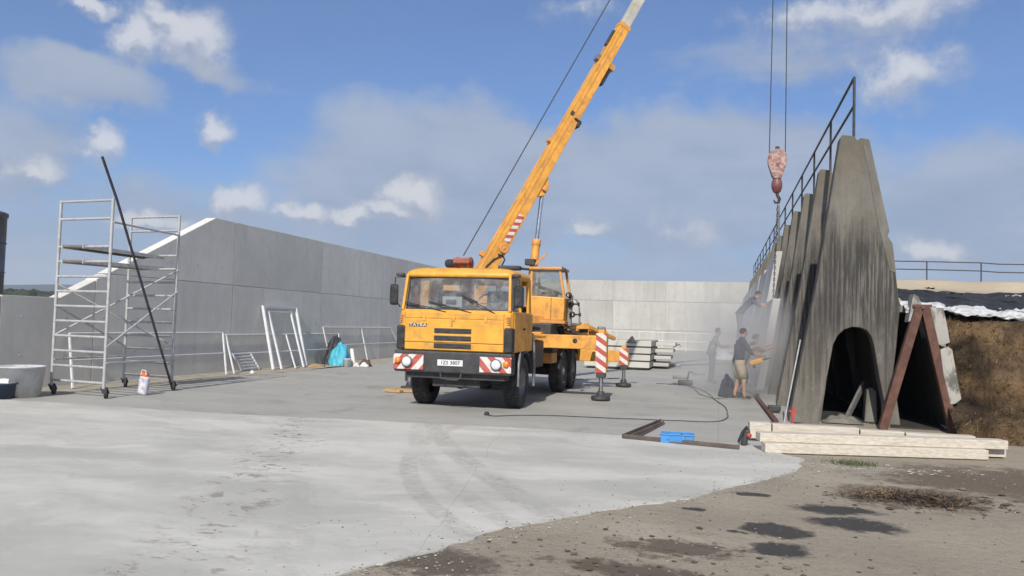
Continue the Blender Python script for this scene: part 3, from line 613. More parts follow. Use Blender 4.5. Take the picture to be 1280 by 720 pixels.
# cab shell: one lofted lower body with chamfered front corners, pillars, rear wall and crowned roof
def loft(rings, mi=0, closed=True, caps=True):
    b = MB(); n = len(rings[0]); vs = [p for r_ in rings for p in r_]
    fs = [(i*n+k, i*n+(k+1) % n, (i+1)*n+(k+1) % n, (i+1)*n+k) for i in range(len(rings)-1) for k in range(n)]
    if caps: fs += [tuple(range(n))[::-1], tuple(range((len(rings)-1)*n, len(rings)*n))]
    b.add(vs, fs); return b
def cabring(z, hw, yf, yb, ch):
    return [T(-hw+ch, yf, z), T(-hw+ch*.3, yf+ch*.3, z), T(-hw, yf+ch, z), T(-hw, yb, z), T(hw, yb, z), T(hw, yf+ch, z), T(hw-ch*.3, yf+ch*.3, z), T(hw-ch, yf, z)]
cab = loft([cabring(1.17, 1.15, .10, 1.80, .10), cabring(1.22, 1.17, .075, 1.80, .11), cabring(1.72, 1.18, .055, 1.80, .12), cabring(1.93, 1.17, .065, 1.80, .12), cabring(1.985, 1.15, .11, 1.80, .12), cabring(1.99, 1.10, .16, 1.76, .1)]).build('cab', YEL, ct)
for sx in (-1, 1):
    MB().bar(T(sx*1.115, .15, 1.97), T(sx*1.075, .27, 2.70), .055, .11, (0, 1, 0), .012).build('front_pillar', YEL, cab)
    MB().bar(T(sx*1.12, .95, 1.97), T(sx*1.09, .95, 2.70), .05, .07, (0, 1, 0), .01).build('door_pillar', YEL, cab)
    MB().bar(T(sx*1.12, 1.70, 1.97), T(sx*1.09, 1.70, 2.70), .06, .22, (0, 1, 0), .012).build('rear_pillar', YEL, cab)
b = MB()
b.span(T(-1.1, 1.72, 1.9), T(1.1, 1.79, 2.12)); b.span(T(-1.1, 1.72, 2.56), T(1.1, 1.79, 2.72))
for x0, x1 in ((-1.1, -.86), (-.40, -.14), (.36, .48)): b.span(T(x0, 1.725, 2.12), T(x1, 1.785, 2.56))
b.build('rear_panel', YEL, cab)
def roofring(z, hx, y0, y1, r_):
    o = []
    for cx, cy, a0 in ((hx-r_, y1-r_, 0), (-hx+r_, y1-r_, 90), (-hx+r_, y0+r_, 180), (hx-r_, y0+r_, 270)):
        for k in range(5): a = math.radians(a0+22.5*k); o.append(T(cx+r_*math.cos(a), cy+r_*math.sin(a), z))
    return o
rf = loft([roofring(2.645, 1.12, .235, 1.80, .12), roofring(2.69, 1.14, .215, 1.81, .14), roofring(2.75, 1.125, .235, 1.80, .15), roofring(2.81, 1.06, .31, 1.74, .2), roofring(2.845, .92, .44, 1.60, .25), roofring(2.86, .6, .7, 1.3, .25)])
for i in range(len(rf.sm)): rf.sm[i] = True
rf.build('roof', YEL, cab)
# front panel lid, grille, trim
fp = tb('front_lid', YEL, [((-1.02, .035, 1.34), (1.02, .075, 1.80))]); fp['label'] = 'front service lid with three dark grille slots'
tb('lower_front_panel', YEL, [((-1.02, .04, 1.185), (1.02, .075, 1.33))]); tb('upper_front_panel', YEL, [((-1.02, .045, 1.81), (1.02, .085, 1.93))])
for z in (1.275, 1.425, 1.57):
    gr = tb('grille_slot', DRK, [((-.40, .022, z-.05), (.37, .04, z+.05))], fp, .008)
    for q in (-.02, .02): tb('grille_bar', BLK, [((-.385, .016, z+q-.009), (.355, .024, z+q+.009))], gr, .003)
tb('emblem_strip', DRK, [((-.93, .026, 1.64), (-.56, .036, 1.705))], fp, .004)
for x in (-.62, .0, .66): tb('hinge', YEL, [((x-.03, .02, 1.76), (x+.03, .05, 1.86))], fp, .006)
tb('lid_handle', ORA, [((-.06, .018, 1.66), (-.02, .04, 1.80))], fp, .006)
for sx in (-1, 1):
    tb('corner_step', BLK, [((sx*1.03, .02, 1.18), (sx*1.20, .26, 1.66))], None, .035)
    tb('corner_seam', ORA, [((sx*1.022, .048, 1.20), (sx*1.028, .08, 1.93))], None, .002)
def text(s_, size, c, mt, parent, name, bold=.0, w_=1):
    cu = bpy.data.curves.new(name, 'FONT'); cu.body = s_; cu.size = size; cu.extrude = .002; cu.offset = bold; cu.align_x = 'CENTER'; cu.align_y = 'CENTER'
    o = bpy.data.objects.new(name, cu); COL.objects.link(o); dg = bpy.context.evaluated_depsgraph_get()
    me = bpy.data.meshes.new_from_object(o.evaluated_get(dg)); bpy.data.objects.remove(o)
    R = Matrix.Rotation(PI/2, 4, 'X') @ Matrix.Diagonal((w_, 1, 1, 1))
    b = MB(); b.add([R @ v.co + V(c) for v in me.vertices], [p.vertices for p in me.polygons]); return tag(b.build(name, mt, parent), kind='stuff')
text('TATRA', .085, T(-.745, .024, 1.672), BOXW, fp, 'emblem_lettering', .001, 1.35)
# bumper with hazard boards, lamps and plate
bp = tb('bumper', DRK, [((-1.21, -.02, .74), (1.21, .30, 1.165))], None, .03)
HZ = {1: hazard('right_slant_stripes', (.75, 0, .66), .23), -1: hazard('left_slant_stripes', (.75, 0, -.66), .23)}
for sx in (-1, 1):
    x0, x1 = sorted((sx*.58, sx*1.215)); hb = tb('hazard_board', HZ[sx], [((x0, -.045, .79), (x1, -.022, 1.09))], None, .004)
    MB().lathe([(.112, 0), (.112, .05), (.095, .06)], T(sx*.92, -.035, .945), (0, -1, 0), 24).build('headlight', GREY, ct)
    MB().lathe([(.096, 0), (.09, .02), (.06, .035), (0, .04)], T(sx*.92, -.08, .945), (0, -1, 0), 24).build('headlight_lens', LAMPG, ct)
    MB().lathe([(.062, 0), (.06, .05), (.04, .065), (0, .07)], T(sx*1.115, -.04, .965), (0, -1, 0), 16).build('indicator', AMBER, ct)
pl = tb('number_plate', WHT, [((-.29, -.035, .885), (.235, -.021, 1.005))], None, .004); text('1Z5 3807', .098, T(-.025, -.037, .945), BLK, pl, 'plate_lettering', .001, 1.05)
tow = MB().tube([T(-.22, -.03, .74), T(-.20, -.06, .64), T(-.05, -.07, .62), T(.14, -.07, .62), T(.20, -.05, .66), T(.21, -.03, .74)], .018, 8).build('tow_hoop', DRK, ct)
tb('underbody_guard', DRK, [((-1.0, .12, .62), (1.05, .5, .76)), ((-.5, .3, .45), (.5, 1.0, .62))])
# windscreen, wipers
b = MB(); nx = 14
def ws_(u_, v_): 
    x = (-1+2*u_)*(1.075-.03*v_); return T(x, .155+.115*v_+.05*(abs(-1+2*u_)**3), 1.985+.665*v_)
b.grid(ws_, nx, 4, 0, True).build('windscreen', GLASS, ct)
sr = []
for k in range(13): sr.append(ws_(k/12, 1))
b = MB().tube([ws_(0, 0), *[ws_(0, k/4) for k in range(1, 4)], *sr, *[ws_(1, k/4) for k in (3, 2, 1)], *[ws_(k/12, 0) for k in range(12, -1, -1)]], .022, 6); b.build('windscreen_seal', BLK, ct)
TRIM = mat('pale_trim', (.62, .58, .48), .45)
for u_ in (0, 1): MB().tube([ws_(u_, k/6)+V(((-.022 if u_ == 0 else .022), -.02, 0)) for k in range(7)], .017, 6).build('screen_trim', TRIM, ct)
for sx in (-1, 1):
    for k in range(5): tb('louvre', ORA, [((sx*1.04, .052, 1.72+.035*k), (sx*1.15, .07, 1.735+.035*k))], None, .003)
for (x0, z0, x1, z1) in ((-.18, 1.94, -.98, 2.09), (.36, 1.93, -.42, 2.10), (.83, 1.93, .25, 2.20)):
    wq = MB().tube([T(x0, .07, z0), T((x0+x1)/2, .10, (z0+z1)/2+.02), T(x1, .135, z1)], .011, 6).build('wiper', BLK, ct)
    d = V((x1-x0, 0, z1-z0)).normalized(); c = V((x1, 0, z1)); a = c-d*.12; e_ = c+d*.16
    MB().bar(T(a.x-.1*d.x, .125, a.z), T(e_.x, .15, e_.z+.01), .014, .03).build('wiper_blade', BLK, wq)
# side windows, doors, mirrors
for sx in (-1, 1):
    dr = tb('door', YELF if sx > 0 else YEL, [((sx*1.178, .24, 1.19), (sx*1.192, 1.10, 1.96))], None, .006); dr['label'] = 'dull orange door' if sx > 0 else 'yellow door'
    tb('door_handle', BLK, [((sx*1.193, .92, 1.62), (sx*1.215, 1.06, 1.66))], dr, .006)
    tb('side_glass', GLASS, [((sx*1.098, .33, 2.0), (sx*1.104, .91, 2.64))], dr, .002)
    tb('cab_side_panel', YELF if sx > 0 else YEL, [((sx*1.178, 1.115, 1.19), (sx*1.19, 1.78, 1.96))], None, .006)
    mp = MB().tube([T(sx*1.1, .22, 2.64), T(sx*1.28, .08, 2.62), T(sx*1.30, .06, 2.2), T(sx*1.18, .14, 2.02)], .014, 6).build('mirror_bracket', BLK, ct)
    MB().box(T(sx*1.30, .08, 2.27), (.19, .07, .42), Matrix.Rotation(sx*.25, 3, 'Z'), .05, 0, 3).build('mirror', BLK, ct)
    MB().box(T(sx*1.21, .18, 2.68), (.17, .12, .07), None, .025).build('small_mirror', DRK, ct)
# interior
tb('rear_lining', CABIN, [((-1.05, 1.60, 1.99), (1.05, 1.70, 2.10))])
tb('dashboard', CABIN, [((-1.04, .22, 1.96), (1.04, .52, 2.04))], None, .02)
for x in (-.55, .55): tb('seat', CABIN, [((x-.25, .85, 1.95), (x+.25, 1.3, 2.1)), ((x-.24, 1.22, 2.0), (x+.24, 1.36, 2.42))], None, .05)
b = MB(); pts = [T(.5+.21*math.cos(2*PI*k/20), .62+.08*math.sin(2*PI*k/20), 2.14+.19*math.sin(2*PI*k/20)) for k in range(21)]
b.tube(pts, .014, 6, 0, False); b.tube([T(.3, .62, 2.14), T(.7, .62, 2.14)], .012, 6); b.build('steering_wheel', BLK, ct)
tb('dash_box', BOXW, [((-.36, .34, 2.045), (.06, .55, 2.26))], None, .015); tb('dash_box_front', GREY, [((-.28, .33, 2.10), (-.06, .339, 2.2))], None, .003)
tb('dash_papers', WHT, [((-.72, .27, 2.042), (-.5, .4, 2.075)), ((.45, .24, 2.042), (.56, .3, 2.10)), ((.98, .25, 2.042), (1.01, .28, 2.1))], None, .006)
tb('paper_notice', hazard('notice_stripes', (.9, 0, -.4), .22, (.6, .55, .5), (.45, .2, .16)), [((-.56, 1.69, 2.02), (-.36, 1.70, 2.40))], None, .002)
# wheels
def tyre_prof(R_, w_):
    return [(R_*.56, -w_*.40), (R_*.62, -w_*.5), (R_*.86, -w_*.52), (R_*.97, -w_*.46), (R_, -w_*.36), (R_, 0), (R_, w_*.36), (R_*.97, w_*.46), (R_*.86, w_*.52), (R_*.62, w_*.5), (R_*.56, w_*.40)]
WHEELPROTO = []
def wheel(x, y, sx):
    R_, w_ = .545, .31
    if not WHEELPROTO:
        c = T(x, y, .545); wt = MB().lathe(tyre_prof(R_, w_), c, (1, 0, 0), 40)
        for k in range(44):
            a = 2*PI*k/44
            for s_ in (-1, 1): 
                p = V((s_*w_*.2, math.cos(a+s_*.04)*(R_+.004), math.sin(a+s_*.04)*(R_+.004))); Rm = Matrix.Rotation(a+s_*.04, 3, 'X') @ Matrix.Rotation(s_*.35, 3, 'Z')
                wt.box(c+p, (w_*.36, .022, .04) if False else (w_*.36, .03, .02), Matrix.Rotation(a, 3, 'X') @ Matrix.Rotation(s_*.35, 3, 'Y'))
        wo = wt.build('wheel', BLK, ct); wo['label'] = 'black tyred truck wheel'
        ORG[wo.name] = ORG[ct.name]
        rim = MB().lathe([(R_*.57, .14), (R_*.55, .05), (R_*.45, .02), (R_*.34, -.02), (R_*.30, .02), (R_*.30, .10), (.12, .11), (.10, .17), (0, .18)], c, (1, 0, 0), 24).build('rim', GREY, wo)
        nb = MB()
        for k in range(8): a = 2*PI*k/8; nb.lathe([(.018, 0), (.018, .04), (0, .045)], c+V((0, math.cos(a)*R_*.4, math.sin(a)*R_*.4)), (1, 0, 0), 6)
        nb.build('wheel_nuts', DRK, wo)
        WHEELPROTO.append((wo, V((x, y, 0)))); return
    wo, p0 = WHEELPROTO[0]; c = wo.copy(); COL.objects.link(c); c.parent = ct
    def place(o): 
        o.matrix_local = Matrix.Translation(V((x, y, .545))) @ (Matrix.Rotation(PI, 4, 'Z') if sx < 0 else Matrix.Rotation(rnd.random()*6, 4, 'X')) @ Matrix.Translation(-V((p0.x, p0.y, .545)))
    place(c)
    for ch in KIDS(wo): d = ch.copy(); COL.objects.link(d); d.parent = c
AX = (1.27, 5.75, 7.15)
for y in AX:
    for sx in (1, -1): wheel(sx*.985, y, sx)
# mudguards, chassis, tanks
for sx in (-1, 1):
    for yc, a0, a1, R_ in ((AX[0], 15, 165, .66), (AX[1], 40, 175, .66), (AX[2], 5, 140, .66)):
        pts = [(yc-R_*math.cos(math.radians(a0+(a1-a0)*k/10)), .545+R_*math.sin(math.radians(a0+(a1-a0)*k/10))) for k in range(11)]
        b = MB(); vs = []; 
        for y, z in pts: vs += [T(sx*.82, y, z), T(sx*1.17, y, z), T(sx*1.19, y, z-.05)]
        b.add(vs, [(i*3+k, i*3+k+1, i*3+k+4, i*3+k+3) for i in range(10) for k in (0, 1)]); mo = b.build('mudguard', DRK, ct)
        md = mo.modifiers.new('thickness', 'SOLIDIFY'); md.thickness = .02
    MB().tube([T(sx*1.19, .62, .50), T(sx*1.20, .60, .9), T(sx*1.19, .72, 1.12), T(sx*1.17, .8, 1.17)], .03, 8).build('guard_pipe', GREY, ct)
    MB().tube([T(sx*1.19, 2.02, .42), T(sx*1.20, 1.98, .8), T(sx*1.19, 1.95, 1.3), T(sx*1.15, 1.95, 1.55)], .035, 8).build('guard_pipe', GREY, ct)
tb('chassis_frame', DRK, [((-.42, .5, .72), (-.30, 9.2, 1.05)), ((.30, .5, .72), (.42, 9.2, 1.05)), ((-.42, 2.0, .75), (.42, 9.2, .9))])
MB().tube([T(0, .6, .55), T(0, 7.6, .55)], .16, 12).build('backbone_tube', DRK, ct)
for y in AX: MB().tube([T(-.9, y, .545), T(0, y, .56), T(.9, y, .545)], .12, 10).build('axle', DRK, ct)
tb('engine_block', DRK, [((-.45, .5, .6), (.45, 1.75, 1.2))], None, .04)
tb('deck_plate', YELF, [((-1.17, 2.1, 1.44), (1.17, 3.3, 1.50)), ((-1.17, 4.3, 1.44), (1.17, 9.2, 1.50))])
tb('side_tank', DRK, [((.62, 2.2, .78), (1.12, 3.3, 1.38))], None, .03)
tb('tool_box', ORA, [((.60, 4.35, .80), (1.10, 5.0, 1.06))], None, .015); tb('side_locker', DRK, [((.6, 4.35, 1.08), (1.12, 4.98, 1.42))], None, .02)
tb('fuel_tank', DRK, [((-1.12, 2.3, .7), (-.6, 4.0, 1.35))], None, .06)
tb('rear_support', ORA, [((.86, 5.02, .95), (.94, 5.12, 1.44)), ((.86, 6.4, .9), (.94, 6.5, 1.44))], None, .01)
# outriggers
HZL = hazard('outrigger_hazard_stripes', (.55, .35, .8), .20)
def outrigger(sx, y, zb, zt, zleg):
    bm_ = tb('outrigger_beam', YELF, [((sx*.5, y-.15, zb), (sx*2.28, y+.15, zt))], None, .015); bm_['label'] = 'extended yellow outrigger beam'
    tb('beam_sleeve', YELF, [((-.95*sx if False else sx*.3, y-.19, zb-.05), (sx*.97, y+.19, zt+.05))], None, .015)
    MB().lathe([(.055, 0), (.055, .012), (.03, .014), (0, .014)], T(sx*1.78, y-.151, (zb+zt)/2+.03), (0, -1, 0), 14).build('beam_hole', BLK, bm_)
    tb('leg_housing', HZL, [((sx*2.27, y-.13, zleg), (sx*2.52, y+.13, zt+.06))], None, .012)
    tb('leg_side', YELF, [((sx*2.262, y-.10, zleg+.04), (sx*2.267, y+.10, zt+.04)), ((sx*2.523, y-.10, zleg+.04), (sx*2.53, y+.10, zt+.04)), ((sx*2.32, y-.08, zt+.055), (sx*2.46, y+.08, zt+.15))], None, .002)
    tb('leg_collar', DRK, [((sx*2.29, y-.11, zleg-.12), (sx*2.5, y+.11, zleg))], None, .02)
    MB().tube([T(sx*2.395, y, .1), T(sx*2.395, y, zleg-.1)], .052, 12).build('leg_piston', CHR, ct)
    MB().lathe([(.07, .2), (.09, .15), (.10, .10), (.22, .08), (.23, .02), (.22, .0)], T(sx*2.395, y, .03), (0, 0, 1), 18).build('foot_plate', DRK, ct)
    return bm_
for sx in (1, -1):
    outrigger(sx, 3.85, 1.20, 1.52, .66); outrigger(sx, 8.45, .72, 1.06, .64)
    MB().tube([T(sx*1.1, 6.9, .25), T(sx*2.3, 8.35, .26)], .018, 6).build('brace_rod', GREY, ct)
# superstructure: turntable, boom, winch, operator cab
PV = V((-.05, 4.35, 0))
MB().lathe([(.75, 1.5), (.75, 1.62), (.85, 1.64), (.85, 1.72), (.7, 1.74)], T(PV.x, PV.y, 0), n=32).build('turntable', DRK, ct)
Bs = V((-5.63, 19.0, 3.11)); Bt = V((1.47, 24.6, 19.25)); bd_ = (Bt-Bs).normalized(); bsd = V((bd_.y, -bd_.x, 0)).normalized(); bup = bsd.cross(bd_)
if bup.z < 0: bup = -bup
hd = V((bd_.x, bd_.y, 0)).normalized()      # heading of the superstructure
SO = T(PV.x, PV.y, 0)
def SP(a, s_, z): return SO + hd*a + bsd*s_ + V((0, 0, z))
def sb(name, mt, p, q, w_, h_, bev=.012, parent=None): return MB().bar(p, q, w_, h_, (0, 0, 1), bev).build(name, mt, parent or ct)
sb('slewing_deck', ORA, SP(-1.75, 0, 1.86), SP(1.0, 0, 1.86), 1.1, .22)
for s_ in (-.36, .36): sb('boom_bracket', YELF, SP(-1.5, s_, 2.15), SP(-.5, s_, 2.15), .05, .5)
sb('counterweight', YELF, SP(-2.1, 0, 2.35), SP(-1.5, 0, 2.35), 1.25, .75, .05)
boom = thing  # placeholder replaced below
L = (Bt-Bs).length
def bsec(name, mt, t0, t1, w0, d0, w1, d1, off=0.0):
    a, c = Bs+bd_*t0+bup*off, Bs+bd_*t1+bup*off; b = MB()
    ring = lambda p, w_, d_: [p+bsd*(x*w_/2)+bup*(y*d_/2) for x, y in ((-1, -1), (1, -1), (1, 1), (-1, 1))]
    bm = bmesh.new(); A = [bm.verts.new(p) for p in ring(a, w0, d0)]; B = [bm.verts.new(p) for p in ring(c, w1, d1)]
    bm.faces.new(A); bm.faces.new(B[::-1])
    for i in range(4): bm.faces.new((A[(i+1) % 4], A[i], B[i], B[(i+1) % 4]))
    bmesh.ops.bevel(bm, geom=bm.edges[:], offset=.015, segments=2, profile=.5, affect='EDGES')
    return b.bmadd(bm).build(name, mt, ct)
boom = bsec('boom', YELF, -1.05, 7.75, .34, .43, .27, .31)
for sg in (-1, 1):                                 # the welded strip and rail along each side of the boom
    MB().bar(Bs+bd_*.2+bsd*sg*.166+bup*.04, Bs+bd_*7.6+bsd*sg*.138+bup*.02, .014, .03, tuple(bup)).build('boom_strip', ORA, boom)
    MB().bar(Bs+bd_*.2+bsd*sg*.166+bup*.18, Bs+bd_*7.6+bsd*sg*.138+bup*.135, .012, .035, tuple(bup)).build('boom_edge_strip', YEL, boom)
bsec('boom_inner_section', mat('weathered_boom_grey', (.45, .44, .40), .5, var=.15, dirt=(.35, .25, .08), dscale=2, damt=.4), 7.75, 13.2, .23, .26, .21, .24)
bsec('boom_tip_section', YELF, 13.2, 18.0, .17, .19, .16, .18)
def bp_(t, s_, u_): return Bs+bd_*t+bsd*s_+bup*u_
b = MB()
for s_ in (-.15, .15): b.prism([(17.7, -.25), (18.3, -.45), (18.65, -.2), (18.5, .2), (17.7, .2)], lambda x, y, c: bp_(x, c, y), s_-.015, s_+.015)
b.build('boom_head', ORA, boom)
for s_ in (-.06, .06): MB().lathe([(.2, -.03), (.17, 0), (.2, .03)], bp_(18.3, s_, -.2), tuple(bsd), 20).build('head_sheave', DRK, boom)
# small fittings on the boom
def fit(name, t, s_, u_, d, mt=DRK): MB().bar(bp_(t-d[0]/2, s_, u_), bp_(t+d[0]/2, s_, u_), d[1], d[2], tuple(bup), .01).build(name, mt, boom)
fit('rope_guide', 3.75, 0, .22, (.10, .16, .12), ORA); fit('rope_guide', 4.7, .14, .10, (.12, .06, .10)); fit('rope_guide', 6.5, 0, .21, (.16, .2, .10), GREY); fit('rope_guide', 7.2, 0, .19, (.5, .12, .05))
fit('boom_clamp', 4.55, .06, -.20, (.16, .26, .10)); fit('boom_clamp', 4.62, .12, -.12, (.05, .16, .2)); fit('boom_clamp', 6.2, 0, -.22, (.55, .16, .12)); fit('boom_clamp', 6.5, .02, -.25, (.16, .2, .16), ORA); fit('boom_collar', 7.7, 0, 0, (.12, .30, .34), YELF); fit('boom_lug', .25, -.05, .27, (.12, .12, .12), ORA)
MB().tube([bp_(.0, .15, -.28), bp_(.4, .15, -.26), bp_(.45, .2, -.14), bp_(.4, .21, -.02)], .02, 6).build('hydraulic_hose', BLK, boom)
MB().tube([bp_(-.6, .19, .04), bp_(.0, .19, .08), bp_(.25, .19, .0), bp_(.45, .19, -.14)], .018, 6).build('hydraulic_hose', BLK, boom)
for sg in (1, -1):
    HB = hazard('boom_hazard_stripes', tuple((bd_*.9+bup*.5)), .17)
    MB().bar(bp_(.80, sg*.172, -.06), bp_(1.6, sg*.170, -.07), .012, .15, tuple(bup)).build('boom_hazard_plate', HB, boom)
# reeling drum by the boom foot
MB().lathe([(.0, -.03), (.13, -.03), (.13, .03), (.10, .034), (.06, .01), (.03, .035), (0, .04)], bp_(.62, .185, -.09), tuple(bsd), 20).build('cable_reel', ORA, boom)
# lift cylinder
c0 = SP(.55, 0, 1.95); c1 = Bs+bd_*2.55-bup*.27; cm = c0.lerp(c1, .58)
cy = MB().tube([c0, cm], .105, 16).build('lift_cylinder', YELF, ct); MB().tube([cm, c1], .055, 14).build('cylinder_rod', CHR, cy)
MB().lathe([(.105, -.1), (.118, -.08), (.118, .06), (.09, .08)], cm, tuple((c1-c0).normalized()), 16).build('cylinder_collar', ORA, cy)
MB().bar(c1-bsd*.2, c1+bsd*.2, .14, .14, tuple(bup), .03).build('cylinder_pin', ORA, cy)
MB().prism([(2.2, -.14), (2.95, -.14), (2.68, -.36), (2.42, -.36)], lambda x, y, c: bp_(x, c, y), -.12, .12, .015).build('cylinder_lug', YELF, boom)
# winch behind the cab roof
wn = V((-6.32, 19.3, 3.24)); WAX = (1, -.15, 0)
MB().lathe([(0, -.20), (.165, -.19), (.165, -.16), (.11, -.15), (.11, .16), (.165, .17), (.165, .20), (0, .21)], wn, WAX, 24).build('winch_drum', mat('red_oxide_paint', (.30, .095, .06), .6, var=.2, dirt=(.15, .07, .05), damt=.4), ct)
MB().lathe([(.0, -.50), (.09, -.50), (.11, -.46), (.11, -.22), (.13, -.21)], wn, WAX, 16).build('winch_motor', DRK, ct)
MB().span((wn.x-.22, wn.y-.24, wn.z-.02), (wn.x+.22, wn.y-.17, wn.z+.13), .03).build('winch_guard', mat('red_oxide_paint', (.30, .095, .06)), ct)
MB().bar(wn-hd*.5-V((0, 0, .27)), wn+hd*1.0-V((0, 0, .20)), .8, .14, (0, 0, 1), .02).build('winch_frame', ORA, ct)
MB().bar(wn-hd*.1-V((0, 0, 1.2)), wn+hd*.3-V((0, 0, .3)), .6, .5, (0, 1, 0), .02).build('winch_stand', DRK, ct)
MB().tube([wn+V((-.02, 0, .2)), bp_(9, 0, .72), bp_(18.3, .06, .0)], .016, 6).build('hoist_rope', DSTEEL, ct)
# items above the roof line (hoses, lamp)
MB().tube([T(-.45, 1.9, 2.88), T(.2, 2.0, 2.88), T(.5, 2.1, 2.99), T(1.0, 2.1, 2.95)], .03, 6).build('roof_hose', BLK, ct)
MB().box(T(.62, 1.9, 2.96), (.5, .2, .1), None, .03).build('roof_bar', DRK, ct)
# operator cab (front faces the boom heading; seen almost square on from here)
ox, oy = -4.12, 19.75; oc = None
def O(x, y, z): return V((ox+x, oy+y, z))
b = MB(); b.prism([(-.48, 1.86), (.40, 1.86), (.42, 2.42), (-.46, 2.46)], lambda x, z, c: O(x, c, z), -.42, .52, .03); oc = b.build('operator_cab', YELF, ct)
MB().bar(O(.08, -.425, 1.90), O(.08, -.425, 2.42), .012, .012).build('cab_seam', DRK, oc)
MB().bar(O(-.5, 0, 1.82), O(.45, 0, 1.82), 1.0, .08, (0, 0, 1), .015).build('cab_sill', ORA, oc)
for (p, q) in (((.40, -.38, 2.40), (.27, -.36, 3.12)), ((.40, .48, 2.40), (.27, .46, 3.12)), ((-.44, -.38, 2.42), (-.44, -.36, 3.14)), ((-.44, .48, 2.42), (-.44, .46, 3.14))): MB().bar(O(*p), O(*q), .06, .07, (0, 1, 0), .01).build('cab_post', ORA, oc)
MB().span(O(-.52, -.46, 3.10), O(.34, .54, 3.18), .03).build('cab_roof', ORA, oc)
MB().prism([(-.42, 2.44), (.38, 2.42), (.26, 3.10), (-.42, 3.10)], lambda x, z, c: O(x, c, z), -.375, -.369).build('side_window', GLASS, oc)
MB().span(O(-.30, .0, 2.46), O(.10, .4, 2.58), .04).build('operator_seat', CABIN, oc)
MB().tube([O(-.40, -.2, 2.78), O(-.2, -.22, 2.66), O(.05, -.22, 2.60), O(.22, -.22, 2.54)], .04, 8).build('control_hose', BLK, oc)
MB().tube([O(.02, -.3, 2.44), O(.2, -.2, 2.55), O(.3, -.2, 2.5)], .03, 6).build('control_lever', DRK, oc)
MB().box(O(.36, -.40, 3.12), (.12, .1, .1), Matrix.Rotation(.5, 3, 'Y'), .02).build('work_lamp', DRK, oc)
MB().box(O(-.50, -.3, 3.30), (.26, .2, .16), None, .02).build('work_lamp', DRK, ct)
MB().bar(O(-.42, -.3, 3.2), O(-.1, -.3, 3.52), .035, .05).build('lamp_arm', ORA, ct)
# machinery under and behind the operator cab
rb = random.Random(3)
for k in range(16):
    p = O(-.55+1.2*rb.random(), -.5+.6*rb.random(), 1.58+.2*rb.random()); q = p+V((rb.uniform(-.3, .3), rb.uniform(-.2, .2), rb.uniform(-.1, .12)))
    MB().tube([p, p.lerp(q, .5)+V((0, 0, rb.uniform(-.05, .08))), q], rb.choice((.02, .03, .05)), 7).build('hydraulic_line', rb.choice((DRK, BLK, GREY)), ct)
tb('pump_unit', DRK, [((.55, 3.9, 1.5), (1.15, 4.7, 1.78))], None, .03)
for k, (x, z) in enumerate(((.46, 2.50), (.52, 2.28), (.56, 2.02))):
    vv = MB().lathe([(.06, -.07), (.075, -.03), (.075, .05), (.04, .09)], O(x, -.1, z), (0, -1, 0), 12).build('control_valve', DRK, ct)
    if k: MB().lathe([(.02, 0), (.02, .1), (.05, .11), (.05, .15), (0, .16)], O(x+.06, -.1, z), (1, 0, 0), 10).build('valve_knob', BLK, vv)
MB().bar(O(.46, 0, 1.62), O(.50, 0, 2.5), .1, .12, (0, 1, 0), .01).build('valve_stand', GREY, ct)
# folded auxiliary gear on the rear deck
for k, (p, q, w_, mt) in enumerate((((1.0, 6.4, 1.62), (2.15, 6.6, 1.58), .10, YELF), ((.95, 5.6, 1.72), (1.75, 5.9, 1.74), .14, YELF), ((1.75, 5.9, 1.72), (2.35, 6.6, 1.42), .09, ORA), ((.9, 6.1, 1.58), (1.9, 7.2, 1.56), .16, YELF), ((1.35, 5.5, 1.52), (1.6, 7.4, 1.60), .12, ORA))): MB().bar(T(*p), T(*q), w_, w_*1.1, (0, 0, 1), .015).build('folded_arm', mt, ct)
MB().tube([T(1.52, 5.8, 1.75), T(1.50, 5.8, 2.25), T(1.42, 5.8, 2.42), T(1.38, 5.8, 2.44)], .022, 7).build('long_lever', GREY, ct)
for k in range(6): MB().box(T(1.0+.2*k, 6.0+.25*(k % 3), 1.60+.05*(k % 2)), (.18, .2, .18), Matrix.Rotation(.4*k, 3, 'Z'), .03).build('fitting_block', (DRK, ORA, GREY)[k % 3], ct)
MB().prism([(2.42, 1.28), (2.72, 1.28), (2.6, 1.50)], lambda x, z, c: T(x, c, z), 8.5, 8.7, .02).build('wedge_block', DRK, ct)
# hook block hanging from the boom head
hk = thing('hook_block', 'mottled pink crane hook block with red ball hanging on two ropes', 'crane hook', (1.55, 24.6, 5.7))
HX, HYY = 1.55, 24.6
poly = [(-.22, 7.0), (-.16, 7.07), (-.07, 7.10), (.07, 7.10), (.16, 7.07), (.22, 7.0), (.26, 6.90), (.27, 6.78), (.255, 6.66), (.20, 6.48), (.14, 6.30), (.09, 6.24), (-.09, 6.24), (-.14, 6.30), (-.20, 6.48), (-.255, 6.66), (-.27, 6.78), (-.26, 6.90)]
PINK = mat('peeling_red_paint', (.19, .05, .04), .6, var=.3, scale=5, dirt=(.46, .38, .34), dscale=8, damt=.48)
for y0 in (-.13, .09): MB().prism(poly, lambda x, z, c: V((HX+x, HYY+c, z)), y0, y0+.04, .012).build('cheek_plate', PINK, hk)
MB().prism([(x*.93, 6.63+(z-6.63)*.93) for x, z in poly], lambda x, z, c: V((HX+x, HYY+c, z)), -.085, .085).build('block_body', DRK, hk)
for x in (-.12, .12): MB().lathe([(.2, -.04), (.16, 0), (.2, .04)], (HX+x*.3, HYY, 6.8), (0, 1, 0), 18).build('sheave', DRK, hk)
MB().span((HX-.06, HYY-.06, 7.08), (HX+.06, HYY+.06, 7.2), .02).build('top_lug', DRK, hk)
